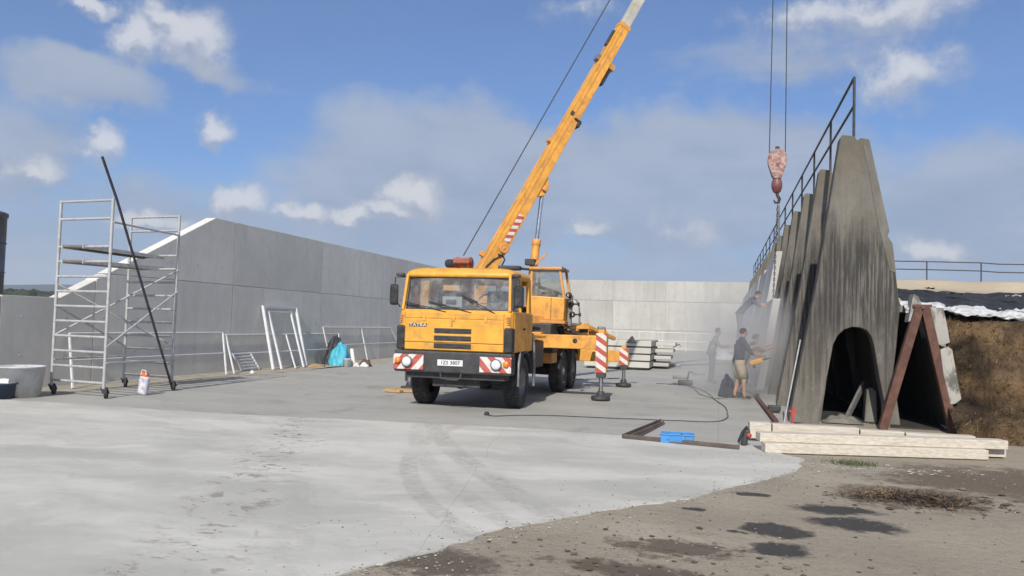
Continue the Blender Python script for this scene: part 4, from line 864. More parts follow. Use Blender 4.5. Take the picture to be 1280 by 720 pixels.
MB().lathe([(.05, .30), (.11, .22), (.155, .08), (.155, -.04), (.11, -.18), (.06, -.22)], (HX, HYY, 6.03), n=20).build('hook_ball', mat('worn_red_ball', (.22, .055, .045), .5, var=.3, scale=3, dirt=(.12, .1, .11), dscale=3, damt=.5), hk)
MB().tube([(HX, HYY, 5.85), (HX+.02, HYY, 5.74), (HX+.08, HYY, 5.64), (HX+.05, HYY, 5.53), (HX-.04, HYY, 5.53), (HX-.08, HYY, 5.61)], [.045, .045, .05, .045, .035, .02], 8).build('hook', DRK, hk)
for x, xt in ((-.225, -.12), (.225, .2)): MB().tube([(HX+x, HYY, 6.85), (HX+xt, HYY-.02, 19.0)], .014, 6).build('rope_fall', DSTEEL, hk)
sg = thing('lifting_sling', 'dark chain sling between the crane hook and the low slab', 'sling', (1.6, 24.8, 2.7))
b = MB()
for k in range(34):
    z = 5.42-.085*k; 
    if z < 2.75: break
    x = HX+.03-.05*(5.42-z)/2.7; y = HYY+.6*(5.42-z)/2.7
    b.tube([V((x, y, z))+V((.022*math.cos(a), 0, .055*math.sin(a))) if k % 2 else V((x, y, z))+V((0, .022*math.cos(a), .055*math.sin(a))) for a in [2*PI*j/8 for j in range(9)]], .012, 5, 0, False)
b.build('chain', DSTEEL, sg)
MB().tube([(HX+.06, HYY, 5.45), (HX+.08, HYY+.1, 4.4)], .03, 6).build('strap', GREY, sg)

# ================================================================== SCAFFOLD TOWER
sc = thing('scaffold_tower', 'tall wheeled aluminium scaffold tower by the left wall', 'scaffold', (-12.72, 14.8, 0))
def sframe(cx, cy, wv, z0, z1):
    f = None; ex = V((wv, -.12, 0)).normalized()*1.46
    c = V((cx, cy, 0)); b = MB()
    for s_ in (-.5, .5): b.tube([c+ex*s_+V((0, 0, z0)), c+ex*s_+V((0, 0, z1))], .032, 8)
    f = b.build('end_frame', GALV, sc)
    n = 13 
    for k in range(n):
        z = .31+.308*k if k < 10 else (3.34, 3.66, z1-.03)[k-10]
        if k == 10: continue
        MB().tube([c-ex*.5+V((0, 0, z)), c+ex*.5+V((0, 0, z))], .028, 7).build('rung', GALV, f)
    for s_ in (-.5, .5):
        for z in (1.95, 3.0): MB().lathe([(.036, -.05), (.036, .05)], c+ex*s_+V((0, 0, z)), n=8).build('tube_joint', GALV, f)
        p = c+ex*s_; w0 = MB().lathe([(.10, -.025), (.105, 0), (.10, .025)], p+V((.05, .02, .105)), (.9, .5, 0), 16); w0.lathe([(.0, -.028), (.1, -.025)], p+V((.05, .02, .105)), (.9, .5, 0), 16); w0.lathe([(.1, .025), (0, .028)], p+V((.05, .02, .105)), (.9, .5, 0), 16)
        wo = w0.build('castor', BLK, f); b2 = MB(); b2.tube([p+V((0, 0, .33)), p+V((0, 0, .21))], .03, 8)
        q = V((.9, .5, 0)).normalized()*.04
        for s2 in (-1, 1): b2.bar(p+V((.05, .02, .105))+q*s2, p+V((0, 0, .23))+q*s2, .012, .06)
        b2.build('castor_fork', DRK, wo)
    return c, ex
ca, ea = sframe(-12.72, 13.70, 1.0, .2, 4.06); cb, eb = sframe(-12.78, 15.85, 1.0, .2, 4.02)
A = lambda s_, z: ca+ea*s_+V((0, 0, z))
B_ = lambda s_, z: cb+eb*s_+V((0, 0, z))
for p, q in ((A(.5, 3.58), B_(.5, 3.55)), (A(-.5, 1.25), B_(.5, 2.75)), (A(.5, 1.05), B_(.5, 2.25)), (A(-.5, 1.85), B_(-.5, .95)), (A(.5, .72), B_(.5, .70)), (A(-.5, .74), B_(-.5, .73)), (A(-.5, 2.3), B_(.5, 1.0))):
    MB().tube([p+V((.03, 0, 0)), q+V((.03, 0, 0))], .022, 7).build('brace', GALV, sc)
for s0, s1, za, zb in ((-.34, .02, 3.09, 3.06), (-.3, -.0, 2.78, 2.80)):
    p, q = A((s0+s1)/2, za), B_((s0+s1)/2+.12, zb); pf = MB().bar(p-V((0, .1, 0)), q+V((0, .1, 0)), .50, .045, (0, 0, 1), .006).build('platform_board', PLANK, sc)
    MB().bar(p-V((.26, .1, .01)), q+V((-.26, .1, -.01)), .03, .08).build('board_edge', GALV, pf); MB().bar(p-V((-.26, .1, .01)), q+V((.26, .1, -.01)), .03, .08).build('board_edge', GALV, pf)
o = MB().tube([(-12.05, 15.80, .03), (-11.80, 13.50, 4.0), (-11.745, 12.98, 4.78)], .026, 10).build('steel_pole', DSTEEL, None, (-12.05, 15.8, 0)); tag(o, 'long dark steel pole leaning slantwise against the scaffold tower', 'pole')

# ================================================================== THINGS ALONG THE LEFT WALL
def leanrail(ys, z, label, lean=.88, foot=0, tilt=.0, rails=(1, .5), yo=0, base_x=None):
    """posts at ys (foot y, top y); leans back on the wall"""
    y0 = ys[0][0]; xb = WX+lean if base_x is None else base_x; t = thing('steel_railing', label, 'railing', (xb, y0, 0), 'pale steel railings leaning on the left wall')
    at = lambda p, f: V((xb+(WX+.05-xb)*f, p[0]+(p[1]-p[0])*f, .02+z*f))
    for p in ys: MB().bar(at(p, 0), at(p, 1), .045, .045, (0, 1, 0), .006).build('post', WHT, t)
    for f in rails: MB().tube([at(p, f) for p in ys], .023 if f == 1 else .018, 8).build('rail', WHT, t)
    return t
leanrail([(14.9, 15.6), (20.65, 21.6)], 1.20, 'pale railing leaning on the wall right behind the scaffold tower')
leanrail([(21.05, 21.75), (24.6, 25.3), (28.2, 29.3)], 1.13, 'long pale railing leaning on the wall in front of the door frames')
leanrail([(28.3, 28.0), (31.6, 31.4), (35.8, 34.5)], 1.38, 'third pale railing leaning on the wall behind the turquoise tarp', .3)
def dframe(y0, y1, z, lean, label, w_=.09, ys=.0):
    t = thing('door_frame', label, 'door frame', (WX+lean, y0, 0), 'pale steel door frames leaning on the wall')
    at = lambda y, f: V((WX+lean+(.06-lean)*f, y+.25*f, .02+z*f))
    for y in (y0, y1): MB().bar(at(y, 0), at(y, 1), w_, .07, (0, 1, 0), .006).build('upright', WHT, t)
    MB().bar(at(y0, 1)-V((0, w_/2, 0)), at(y1, 1)+V((0, w_/2, 0)), .07, w_, (0, 0, 1), .006).build('head', WHT, t)
dframe(23.5, 25.65, 2.06, .70, 'outer and taller pale door frame leaning on the wall'); dframe(23.85, 25.3, 1.90, .80, 'inner shorter pale door frame leaning inside the taller one', .06)
gr = thing('ladder_grate', 'small pale slatted grate leaning on the wall beside the railing post', 'grate', (-14.4, 22.6, 0))
at = lambda y, f: V((-14.42-.33*f, y-.10*f, .02+.56*f))
for y in (22.2, 23.15): MB().bar(at(y, 0), at(y, 1), .05, .05, (0, 1, 0), .004).build('side_rail', WHT, gr)
for k in range(6): MB().bar(at(22.2, .12+.165*k), at(23.15, .12+.165*k), .05, .045, (1, 0, 0), .004).build('slat', WHT, gr)
def lump(name, c, d, mt, label, cat, seed, amp=.25, sub=4, top=1.0):
    bm = bmesh.new(); bmesh.ops.create_icosphere(bm, subdivisions=sub, radius=1)
    for v in bm.verts:
        p = v.co.copy(); k = 1+amp*mnoise.fractal(p*1.6+V((seed, seed*2, 0)), 1, 2, 4)+amp*.25*mnoise.noise(p*6+V((seed, 0, 0)))
        z = max(-.12, p.z*k); v.co = V((c[0]+p.x*k*d[0]*(1-.35*max(0, z)*top), c[1]+p.y*k*d[1]*(1-.35*max(0, z)*top), c[2]+(z+.12)*d[2]))
    for f in bm.faces: f.smooth = True
    b = MB().bmadd(bm, 0, True); return tag(b.build(name, mt, None, c), label, cat)
lump('tarpaulin', (-13.75, 27.5, 0.01), (.42, .5, .72), TARP, 'turquoise tarpaulin heaped over goods by the left wall', 'tarpaulin', 3, .22)
lump('black_sack', (-14.25, 28.0, 0.01), (.36, .5, .92), mat('black_sacking', (.03, .032, .038), .6, var=.3, bmp=.6, bs=12, bd=.03), 'dark bulging sack behind the turquoise tarpaulin', 'sack', 8, .35)
bk = thing('white_bucket', 'small white bucket right of the turquoise tarpaulin', 'bucket', (-13.1, 26.75, 0))
MB().lathe([(0, .0), (.12, 0), (.145, .27), (.155, .275), (.155, .29), (.135, .29), (.115, .02), (0, .02)], (-13.1, 26.75, .012), n=18).build('shell', WHT, bk)
o = MB().tube([(-12.95, 27.0, .1), (-13.2, 27.3, .62)], .075, 12).build('paper_roll', PAPER, None, (-12.95, 27, 0)); tag(o, 'pale roll standing slantwise behind the white bucket', 'roll')
for k, (x, y, s_, mt, lb) in enumerate(((-12.85, 27.0, .14, PAPER, 'crumpled paper scrap just right of the white bucket'), (-12.6, 27.15, .16, WHT, 'crumpled white scrap at the right end of the rubbish'), (-12.75, 27.6, .26, RUST, 'reddish scrap behind the crumpled papers'))): lump('rubbish_scrap', (x, y, .012), (s_, s_*.8, s_*.9), mt, lb, 'rubbish', 11+k, .5, 3)
lump('sand_heap', (-14.1, 26.2, .008), (.35, .5, .08), WOODP, 'low tan heap of sand left of the turquoise tarpaulin', 'sand heap', 21, .3, 3)
lump('pale_stone', (-13.7, 21.6, .01), (.09, .09, .1), WHT, 'small pale stone at the foot of the railing post', 'stone', 5, .2, 2)
tb1 = thing('white_tub', 'large dusty white tub beside the low wall', 'tub', (-13.55, 13.05, 0))
MB().lathe([(0, .0), (.36, 0), (.43, .58), (.455, .585), (.455, .61), (.42, .61), (.35, .03), (0, .03)], (-13.55, 13.12, .01), n=32).build('shell', WBUCK, tb1)
MB().grid(lambda a, b_: V((-13.55, 13.12, 0))+V((.40*math.cos(PI*1.15+a*PI*.45)*(1-.12*b_), .40*math.sin(PI*1.15+a*PI*.45)*(1-.12*b_)-.02, .30+.34*b_*(.75+.5*mnoise.noise((a*4, b_, 2))))), 12, 6).build('spilled_plaster', WHT, tb1)
tb2 = thing('navy_tub', 'dark navy tub in front of the large white tub', 'tub', (-13.55, 12.62, 0))
MB().lathe([(0, .0), (.27, 0), (.30, .27), (.335, .275), (.335, .30), (.29, .30), (.26, .03), (0, .03)], (-13.58, 12.66, .012), n=28).build('shell', NBUCK, tb2)
MB().lathe([(.288, .25), (.15, .27), (0, .26)], (-13.58, 12.66, .012), n=20).build('filling', SLABC, tb2)
sk = thing('cement_sack', 'small pale sack with red and orange print standing inside the scaffold foot', 'sack', (-11.85, 14.6, 0))
b = MB().box((-11.85, 14.6, .21), (.22, .13, .40), Matrix.Rotation(.12, 3, 'Y'), .05, 0, 3); b.build('bag', mat('printed_paper', (.62, .60, .62), .75, var=.1, dirt=(.20, .19, .30), dscale=7, damt=.45, bmp=.5, bs=14, bd=.02), sk)
MB().box((-11.83, 14.6, .44), (.17, .11, .10), Matrix.Rotation(.2, 3, 'Y'), .035).build('bag_top', mat('orange_red_print', (.62, .13, .05), .7, var=.25), sk)
MB().tube([(-11.9, 14.55, .44), (-11.86, 14.55, .54), (-11.78, 14.55, .53), (-11.76, 14.55, .44)], .012, 6).build('bag_tie', PAPER, sk)

# ================================================================== BACK OF THE YARD
st = thing('slab_stack', 'stack of flat concrete slabs on dark spacers behind the outriggers', 'slab stack', (-3.3, 34, 0))
for k in range(4):
    z = .10+.29*k; dx_ = rnd.uniform(-.05, .05)
    MB().span((-5.4+dx_, 33.0, z), (-2.72+dx_, 36.6, z+.235), .015).build('slab', STACKC, st)
    MB().span((-5.3+dx_, 33.05, z-.052), (-2.78+dx_, 33.2, z-.002)).build('spacer', DRK, st); MB().span((-2.95+dx_, 33.2, z-.052), (-2.82+dx_, 36.5, z-.002)).build('spacer', DRK, st)
    MB().span((-2.70+dx_, 34.6+.2*k, z+.02), (-2.05+dx_+.06*k, 36.5, z+.16), .015).build('slab', STACKC, st)
o = MB().tube([(-2.0, 36.3, .9), (-1.72, 36.0, 1.06), (-1.66, 36.0, .95)], .02, 6); o = o.build('lifting_loop', DSTEEL, st)
yr = thing('far_railing', 'white two rail railing standing in front of the far wall', 'railing', (-4, 60, 0))
for x in (-9.4, -7.45, -5.8, -4.1, -2.4, -.7): MB().tube([(x, 60, 0), (x, 60, 1.42)], .03, 6).build('post', WHT, yr)
for z in (1.42, .80): MB().tube([(-9.5, 60, z), (-.6, 60, z)], .028, 6).build('rail', WHT, yr)
o = MB().bar((-2.3, 37.6, .03), (.6, 42.5, .03), .10, .06).build('floor_beam', GREY, None, (-1.5, 38, 0)); tag(o, 'thin grey beam lying on the floor right of the slab stack', 'beam')
o = MB().box((-1.95, 37.2, .07), (.5, .3, .12), None, .02).build('beam_foot', GREY, None, (-1.95, 37.2, 0)); tag(o, 'grey block lying at the near end of the floor beam', 'block')

# ================================================================== FLOOR THINGS
an = thing('angle_iron', 'two brown steel angles lying in a V on the floor by the blue toolbox', 'steel angle', (-1.25, 12.75, 0))
BRS = mat('brown_grey_steel', (.12, .098, .085), .75, .2, var=.25, dirt=(.2, .12, .08), damt=.35)
def angle(p, q, w_):
    p, q = V(p), V(q); d = (q-p).normalized(); s_ = V((-d.y, d.x, 0)); b = MB(); b.bar(p, q, w_, .012); b.bar(p+s_*w_/2+V((0, 0, w_/2)), q+s_*w_/2+V((0, 0, w_/2)), .012, w_); return b
angle((-1.42, 12.6, .022), (-1.0, 15.05, .022), .055).build('bar', BRS, an); angle((-1.25, 12.62, .024), (-.95, 14.9, .024), .035).build('bar', BRS, an)
angle((-1.44, 12.62, .026), (.30, 12.22, .026), .05).build('bar', BRS, an)
bx_ = thing('toolbox', 'open blue plastic toolbox full of tools on the floor', 'toolbox', (-.6, 12.55, .012))
def BXP(x, y, z): return V((-.60+x, 12.55+y, .014+z))
b = MB()
for (a, c) in (((-.245, -.12, 0), (.245, .12, .02)), ((-.245, -.12, .02), (.245, -.105, .12)), ((-.245, .105, .02), (.245, .12, .15)), ((-.245, -.105, .02), (-.23, .105, .14)), ((.23, -.105, .02), (.245, .105, .14))): b.span(BXP(*a), BXP(*c), .004)
b.build('tray', BLUE, bx_); MB().span(BXP(-.26, -.135, .118), BXP(.26, -.106, .135), .004).build('rim', BLUE, bx_)
for x in (-.13, .09): MB().span(BXP(x-.02, -.138, .05), BXP(x+.02, -.121, .11), .004).build('latch', BLUE, bx_)
for k in range(16):
    p = BXP(rnd.uniform(-.2, .15), rnd.uniform(-.08, .08), rnd.uniform(.05, .13)); MB().tube([p, p+V((rnd.uniform(-.1, .1), rnd.uniform(-.05, .05), rnd.uniform(-.02, .03)))], rnd.uniform(.008, .016), 6).build('tool', rnd.choice((GREY, DRK, BLUE, CHR)), bx_)
def cable(pts, label, r_=.008, name='black_cable'):
    out = []; n = len(pts)
    for i in range(n-1):
        p0, p1, p2, p3 = [V((*pts[max(0, min(n-1, j))], .022)) for j in (i-1, i, i+1, i+2)]
        for k in range(8):
            t = k/8; out.append(.5*((2*p1)+(p2-p0)*t+(2*p0-5*p1+4*p2-p3)*t*t+(3*p1-p0-3*p2+p3)*t**3))
    out.append(V((*pts[-1], .022))); out = [p+V((mnoise.noise(p*1.7)*.05, mnoise.noise(p*1.7+V((4, 4, 4)))*.05, 0)) for p in out]
    return tag(MB().tube(out, r_, 6).build(name, BLK, None, (pts[0][0], pts[0][1], 0)), label, 'cable')
cable([(-4.2, 14.6), (-4.0, 14.45), (-3.7, 14.75), (-2.93, 15.1), (-1.9, 15.2), (-.84, 15.4), (-.1, 15.6), (.15, 16.4), (.17, 18.3), (-.1, 20.5), (-.4, 23.0), (-.9, 25.0), (-1.9, 25.4)], 'long thin black cable winding over the floor from the truck to the drill stand')
cable([(.35, 21.5), (-.1, 20.9), (-.5, 22.0), (-.7, 24.0), (-1.0, 25.2)], 'second short black cable ending near the workers')
o = MB().lathe([(0, 0), (.05, 0), (.055, .03), (.03, .06), (0, .06)], (-4.24, 14.62, .012), n=10).build('cable_plug', BLK, None, (-4.24, 14.62, 0)); tag(o, 'black plug at the end of the cable near the truck wheel', 'plug')
pt = thing('power_tool', 'small dark power tool lying on the floor left of the workers', 'power tool', (-1.0, 25.2, 0))
MB().box((-1.0, 25.2, .10), (.45, .18, .16), Matrix.Rotation(.2, 3, 'Z'), .05).build('motor', DRK, pt); MB().tube([(-.95, 25.2, .15), (-.9, 25.2, .42), (-.78, 25.2, .42)], .025, 6).build('handle', DRK, pt); MB().tube([(-1.2, 25.2, .09), (-1.5, 25.15, .05)], .035, 8).build('chuck', GREY, pt)
for k, (x, y, l_, lb) in enumerate(((-1.3, 28.6, .55, 'small grey batten lying farther off on the floor'), (.0, 30.5, .6, 'grey offcut on the floor beyond the grey shirted worker'), (-.75, 31.2, .45, 'grey offcut on the floor left of the grey shirted worker'))):
    o = MB().box((x, y, .06), (l_, .2, .08), None, .01).build('offcut', GREY, None, (x, y, 0)); tag(o, lb, 'offcut')
pw = thing('wooden_pad', 'raw timber pad under the left front outrigger foot', 'timber pad', (-7.3, 18.4, 0))
MB().box((-7.42, 18.35, .05), (.95, .28, .07), Matrix.Rotation(-.12, 3, 'Z'), .008).build('board', WOODP, pw); MB().box((-7.62, 18.1, .045), (.5, .16, .06), Matrix.Rotation(-.25, 3, 'Z'), .008).build('board', WOODP, pw)

# timber beams in front of the arch
tbm = []
def beam(p, q, w_, h_, label):
    z = V((0, 0, h_/2)); o = MB().bar(V(p)+z, V(q)+z, w_, h_, (0, 0, 1), .008).build('timber_beam', TIMB, None, p); tag(o, label, 'timber beam', 'whitened timber beams in front of the arch'); return o
beam((.63, 12.16, .012), (3.70, 12.90, .012), .20, .135, 'frontmost whitened beam at the bottom of the pile')
beam((.66, 12.42, .02), (4.02, 13.22, .02), .20, .125, 'whitened beam lying second from the front, bottom layer')
beam((.56, 12.30, .150), (4.00, 13.10, .150), .24, .125, 'long whitened beam on top of the front of the pile')
beam((.47, 13.40, .05), (.80, 13.43, .05), .22, .25, 'short squarish whitened block at the left end of the pile')
beam((.82, 13.42, .09), (2.10, 13.50, .09), .20, .20, 'whitened beam at the back left of the pile with a dark lower edge')
beam((2.12, 13.50, .10), (2.75, 13.53, .10), .20, .165, 'short whitened beam in the middle of the back row')
beam((2.77, 13.53, .09), (3.74, 13.58, .09), .20, .165, 'whitened beam at the right end of the back row')
for x in (1.0, 2.3, 3.5):
    o = MB().bar((x, 12.75+.2*x, .045), (x, 13.75, .045), .09, .09).build('bearer', WOODP, None, (x, 13, 0)); tag(o, {1.0: 'thin wooden bearer under the left end of the timber pile', 2.3: 'thin wooden bearer under the middle of the timber pile', 3.5: 'thin wooden bearer under the right end of the timber pile'}[x], 'bearer')
ck = thing('red_clamp', 'dark and red clamp lying at the left end of the timber pile', 'clamp', (.40, 12.75, 0))
MB().box((.40, 12.75, .13), (.09, .2, .26), Matrix.Rotation(.25, 3, 'Y'), .03).build('body', DRK, ck); MB().lathe([(.0, -.05), (.035, -.05), (.04, 0), (.035, .05), (0, .05)], (.45, 12.66, .17), (0, -1, .2), 12).build('knob', RED, ck); MB().tube([(.30, 12.75, .05), (.35, 12.7, .2), (.42, 12.65, .3)], .02, 6).build('lever', BLK, ck)
rbk = thing('red_bracket', 'small red steel bracket at the foot of the nearest buttress', 'bracket', (1.2, 15.6, 0))
MB().bar((.92, 15.6, .05), (1.36, 15.55, .05), .12, .03).build('foot', RED, rbk); MB().bar((1.30, 15.56, .06), (1.33, 15.56, .36), .05, .08, (0, 1, 0)).build('upright', RED, rbk); MB().bar((1.25, 15.56, .3), (1.38, 15.56, .3), .03, .04).build('lug', RED, rbk)
o = MB().tube([(1.22, 16.3, .0), (1.50, 16.33, 1.6)], .016, 7).build('steel_rod', GALV, None, (1.22, 16.3, 0)); tag(o, 'thin pale steel rod leaning against the nearest buttress', 'rod')
o = MB().bar((1.05, 15.9, .03), (.93, 21.8, .03), .09, .10).build('bottom_rail', RUST, None, (1.0, 16, 0)); tag(o, 'brown steel rail on the floor along the feet of the buttresses', 'rail')
o = MB().box((1.15, 18.1, .10), (.26, .2, .12), None, .02).build('floor_block', DRK, None, (1.15, 18.1, 0)); tag(o, 'small dark block on the floor beside the second buttress', 'block')

# debris: old straw clump, pebbles, crumbs
b = MB()
for k in range(1500):
    a = rnd.random()*2*PI; q = rnd.random()**.7; c = V((2.0+.58*q*math.cos(a)+.25*math.sin(3*a)+rnd.gauss(0, .12), 9.45+.34*q*math.sin(a)+rnd.gauss(0, .08), .005+.07*(1-q)*rnd.random())); L_ = rnd.uniform(.03, .13)
    d = V((rnd.gauss(0, 1), rnd.gauss(0, 1), rnd.gauss(0, .25))).normalized()*L_; s_ = d.cross(V((rnd.random()-.5, rnd.random()-.5, 1))).normalized()*rnd.uniform(.002, .006); b.add([c-s_, c+s_, c+d+s_, c+d-s_], [(0, 1, 2, 3)], (rnd.choice((0, 1, 1)) if c.x < 1.85 and c.y > 9.4 else rnd.choice((1, 2, 2, 2))))
o = b.build('trampled_straw', strawm, recalc=False); tag(o, kind='stuff')
def scatter(n, fn, mts, name, s0, s1, flat=.6):
    b = MB()
    ico = [(0, 0, 1), (.9, 0, .3), (.28, .85, .3), (-.72, .52, .3), (-.72, -.52, .3), (.28, -.85, .3), (0, 0, -.4)]
    fcs = [(0, 1, 2), (0, 2, 3), (0, 3, 4), (0, 4, 5), (0, 5, 1), (6, 2, 1), (6, 3, 2), (6, 4, 3), (6, 5, 4), (6, 1, 5)]
    for k in range(n):
        p = fn(); 
        if p is None: continue
        s_ = s0+(s1-s0)*rnd.random()**3; a = rnd.random()*6.28; jx = [rnd.uniform(.7, 1.3) for _ in ico]
        b.add([(p[0]+s_*j*(x*math.cos(a)-y*math.sin(a)), p[1]+s_*j*(x*math.sin(a)+y*math.cos(a)), p[2]+s_*flat*z*j+s_*flat*.25) for (x, y, z), j in zip(ico, jx)], fcs, rnd.randrange(len(mts)))
    return tag(b.build(name, mts, recalc=False), kind='stuff')
def edge_x(y):      # right hand limit of the fresh concrete at depth y
    P = [(2, -3.6), (4.4, -2.9), (5.6, -2.2), (6.73, -1.7), (8.44, -.37), (10.6, .9), (11.71, 1.14), (12.81, .5)]
    for (a, x0), (c, x1) in zip(P[:-1], P[1:]):
        if a <= y <= c: return x0+(x1-x0)*(y-a)/(c-a)
    return 1.2
def onyard():
    y = 4.6+8.8*rnd.random()**1.4; x = edge_x(y)+.1+rnd.random()**1.3*(7-edge_x(y)); return (x, y, 0)
STN = [mat('pebble_grey', (.24, .225, .2), .9), mat('pebble_pale', (.36, .335, .29), .9), mat('pebble_brown', (.13, .10, .075), .95)]
scatter(3600, onyard, [STN[0], STN[0], STN[2], STN[1]], 'gravel', .003, .017)
scatter(420, lambda: (rnd.gauss(2.3, .75), rnd.gauss(11.4, .25), 0), [STN[1], STN[0], mat('plaster_crumb', (.46, .43, .38), .9)], 'plaster_crumbs', .004, .035, .35)
MUD = [mat('dry_mud', (.16, .125, .09), .95), mat('dark_mud', (.085, .065, .05), .95)]
def trail():
    y = rnd.uniform(4.8, 12); x = -1.62-.42*y+rnd.gauss(0, .28); return (x, y, .012) if x < edge_x(y) else None
scatter(60, trail, [MUD[0], mat('pale_mud', (.26, .225, .18), .95)], 'mud_crumbs', .004, .04, .14)
scatter(700, lambda: (lambda y: (edge_x(y)-rnd.random()**4*1.6, y, .012))(rnd.uniform(4.6, 12)), [STN[0], STN[2], STN[0]], 'edge_grit', .003, .014)
scatter(700, lambda: (lambda y: (edge_x(y)+.05+rnd.random()**2*.35, y, .0))(rnd.uniform(4.6, 12)), [STN[1], STN[0], mat('concrete_crumb', (.42, .40, .37), .9)], 'concrete_crumbs', .003, .018)
scatter(260, lambda: (rnd.gauss(-.3, .7), rnd.gauss(6.3, .45), 0) , MUD, 'yard_mud_crumbs', .006, .04, .4)
scatter(200, lambda: (rnd.gauss(2.1, .6), rnd.gauss(9.4, .35), 0) , MUD, 'straw_mud_crumbs', .008, .05, .5)
scatter(90, lambda: (rnd.uniform(-12, .8), rnd.uniform(13, 40), .006), [STN[0], STN[2]], 'floor_crumbs', .008, .03, .4)
b = MB()
for k in range(420):
    x, y = rnd.gauss(1.75, .16)+.1*math.sin(k), rnd.gauss(11.6, .10); h = rnd.uniform(.02, .09); a = rnd.random()*6.28; d = V((math.cos(a), math.sin(a), 0))*.004
    b.add([V((x, y, 0))-d, V((x, y, 0))+d, V((x+rnd.gauss(0, .03), y+rnd.gauss(0, .03), h))], [(0, 1, 2)])
tag(b.build('grass_tuft', mat('weed_green', (.09, .12, .045), .9), recalc=False), kind='stuff')
HAZE_D = 0.00022
# ================================================================== WORKERS
def person(label, loc, rz, J, parts, hands, extras=None):
    """J: joint -> (x right, y forward, z up) in metres in the figure's own frame; one skinned body with five fingers on each hand"""
    R = Matrix.Rotation(rz, 3, 'Z')
    t = thing('person', label, 'person', loc); t.rotation_euler.z = rz
    verts, rad, edges, segs, roots = [], [], [], [], []
    idx = {}
    def vadd(p, r): verts.append(V(p)); rad.append(r); return len(verts)-1
    def chain(names, rs, zone):
        for i, (nm, r) in enumerate(zip(names, rs)):
            if nm not in idx: idx[nm] = vadd(J[nm], r)
            if i:
                a, b_ = idx[names[i-1]], idx[nm]; edges.append((a, b_))
                zn = zone if isinstance(zone, str) else zone[i-1]; segs.append((verts[a], verts[b_], (rad[a]+rad[b_])/2, zn))
    U, L = parts['top'], parts['legs']
    idx['pelvis'] = vadd(J['pelvis'], .135); roots.append(0)
    chain(['pelvis', 'waist', 'chest', 'neckbase', 'neck'], [.135, .125, .15, .085, .055], [U, U, U, 'skin'])
    chain(['neck', 'jaw', 'skull', 'crown'], [.055, .078, .10, .075], ['skin', 'skin', 'hair'])
    for s_ in 'lr':
        chain(['chest', 'sh'+s_, 'el'+s_, 'wr'+s_, 'pa'+s_], [.15, .078, .048, .032, .036], [U, U, 'skin', 'skin'])
        chain(['pelvis', 'hip'+s_, 'kn'+s_, 'an'+s_, 'to'+s_], [.135, .105, .064, .045, .038], [L, L, parts['shin'], 'shoe'])
    for s_ in 'lr':
        w_, p = V(J['wr'+s_]), V(J['pa'+s_]); d = (p-w_).normalized(); side = d.cross(V((0, 0, 1))).normalized() if abs(d.z) < .95 else V((1, 0, 0)); nrm = side.cross(d)
        for k, (off, ln) in enumerate(((-.03, .065), (-.01, .08), (.012, .076), (.032, .06))):
            a = vadd(p+side*off*.8-d*.01, .011); roots.append(a); b_ = vadd(p+side*off+d*(.03+ln*.45)-nrm*.006, .0095); c_ = vadd(p+side*off+d*(.03+ln*.8)-nrm*.03, .008); e_ = vadd(p+side*off+d*(.03+ln*.9)-nrm*.052, .007)
            for q, w2 in ((a, b_), (b_, c_), (c_, e_)): edges.append((q, w2)); segs.append((verts[q], verts[w2], .01, 'skin'))
        a = vadd(p-d*.035+side*(-.03), .013); roots.append(a); b_ = vadd(p+side*(-.06)-nrm*.012, .011); c_ = vadd(p+side*(-.065)+d*.03-nrm*.03, .009)
        for q, w2 in ((a, b_), (b_, c_)): edges.append((q, w2)); segs.append((verts[q], verts[w2], .011, 'skin'))
    me = bpy.data.meshes.new('body_skeleton'); me.from_pydata(verts, edges, []); o = bpy.data.objects.new('body_skeleton', me); COL.objects.link(o)
    md = o.modifiers.new('skin', 'SKIN'); o.modifiers.new('smooth', 'SUBSURF').levels = 2
    sk = me.skin_vertices[0].data
    for i, r in enumerate(rad): sk[i].radius = (r, r); sk[i].use_root = i in roots
    for nm, f in (('pelvis', (1.2, .85)), ('waist', (1.15, .8)), ('chest', (1.2, .75)), ('skull', (.85, 1.0)), ('jaw', (.85, .95))): sk[idx[nm]].radius = (rad[idx[nm]]*f[0], rad[idx[nm]]*f[1])
    dg = bpy.context.evaluated_depsgraph_get(); m2 = bpy.data.meshes.new_from_object(o.evaluated_get(dg)); bpy.data.objects.remove(o)
    zones = ['skin', 'shirt', 'trousers', 'shoe', 'hair']; mts = [SKIN, parts['shirt_mat'], parts['leg_mat'], SHOE, HAIR]
    m2.materials.clear()
    for q in mts: m2.materials.append(q)
    shs = [V(J['shl']), V(J['shr'])]
    for p in m2.polygons:
        c = p.center; best, bz = 1e9, 'skin'
        for a, b_, r, zn in segs:
            ab = b_-a; tt = max(0, min(1, (c-a).dot(ab)/max(1e-9, ab.dot(ab)))); dd = (c-(a+ab*tt)).length-r
            if dd < best: best, bz, bt, seg = dd, zn, tt, (a, b_)
        if bz == 'sleeve': bz = 'shirt' if bt < .62 else 'skin'
        if bz == 'sleevelong': bz = 'shirt'
        p.material_index = zones.index({'shorts': 'trousers'}.get(bz, bz)); p.use_smooth = True
    m2.name = 'body'; body = bpy.data.objects.new('body', m2); COL.objects.link(body); body.parent = t; ORG[body.name] = V((0, 0, 0))
    # face and hair
    sc_, jw, cr = V(J['skull']), V(J['jaw']), V(J['crown']); f = V(J['look']).normalized(); up_ = (cr-jw).normalized(); sd_ = f.cross(up_).normalized(); f = up_.cross(sd_)
    def raw(b, name, mt, par):
        ob = b.build(name, mt); ob.parent = par; ob.location = (0, 0, 0); return ob
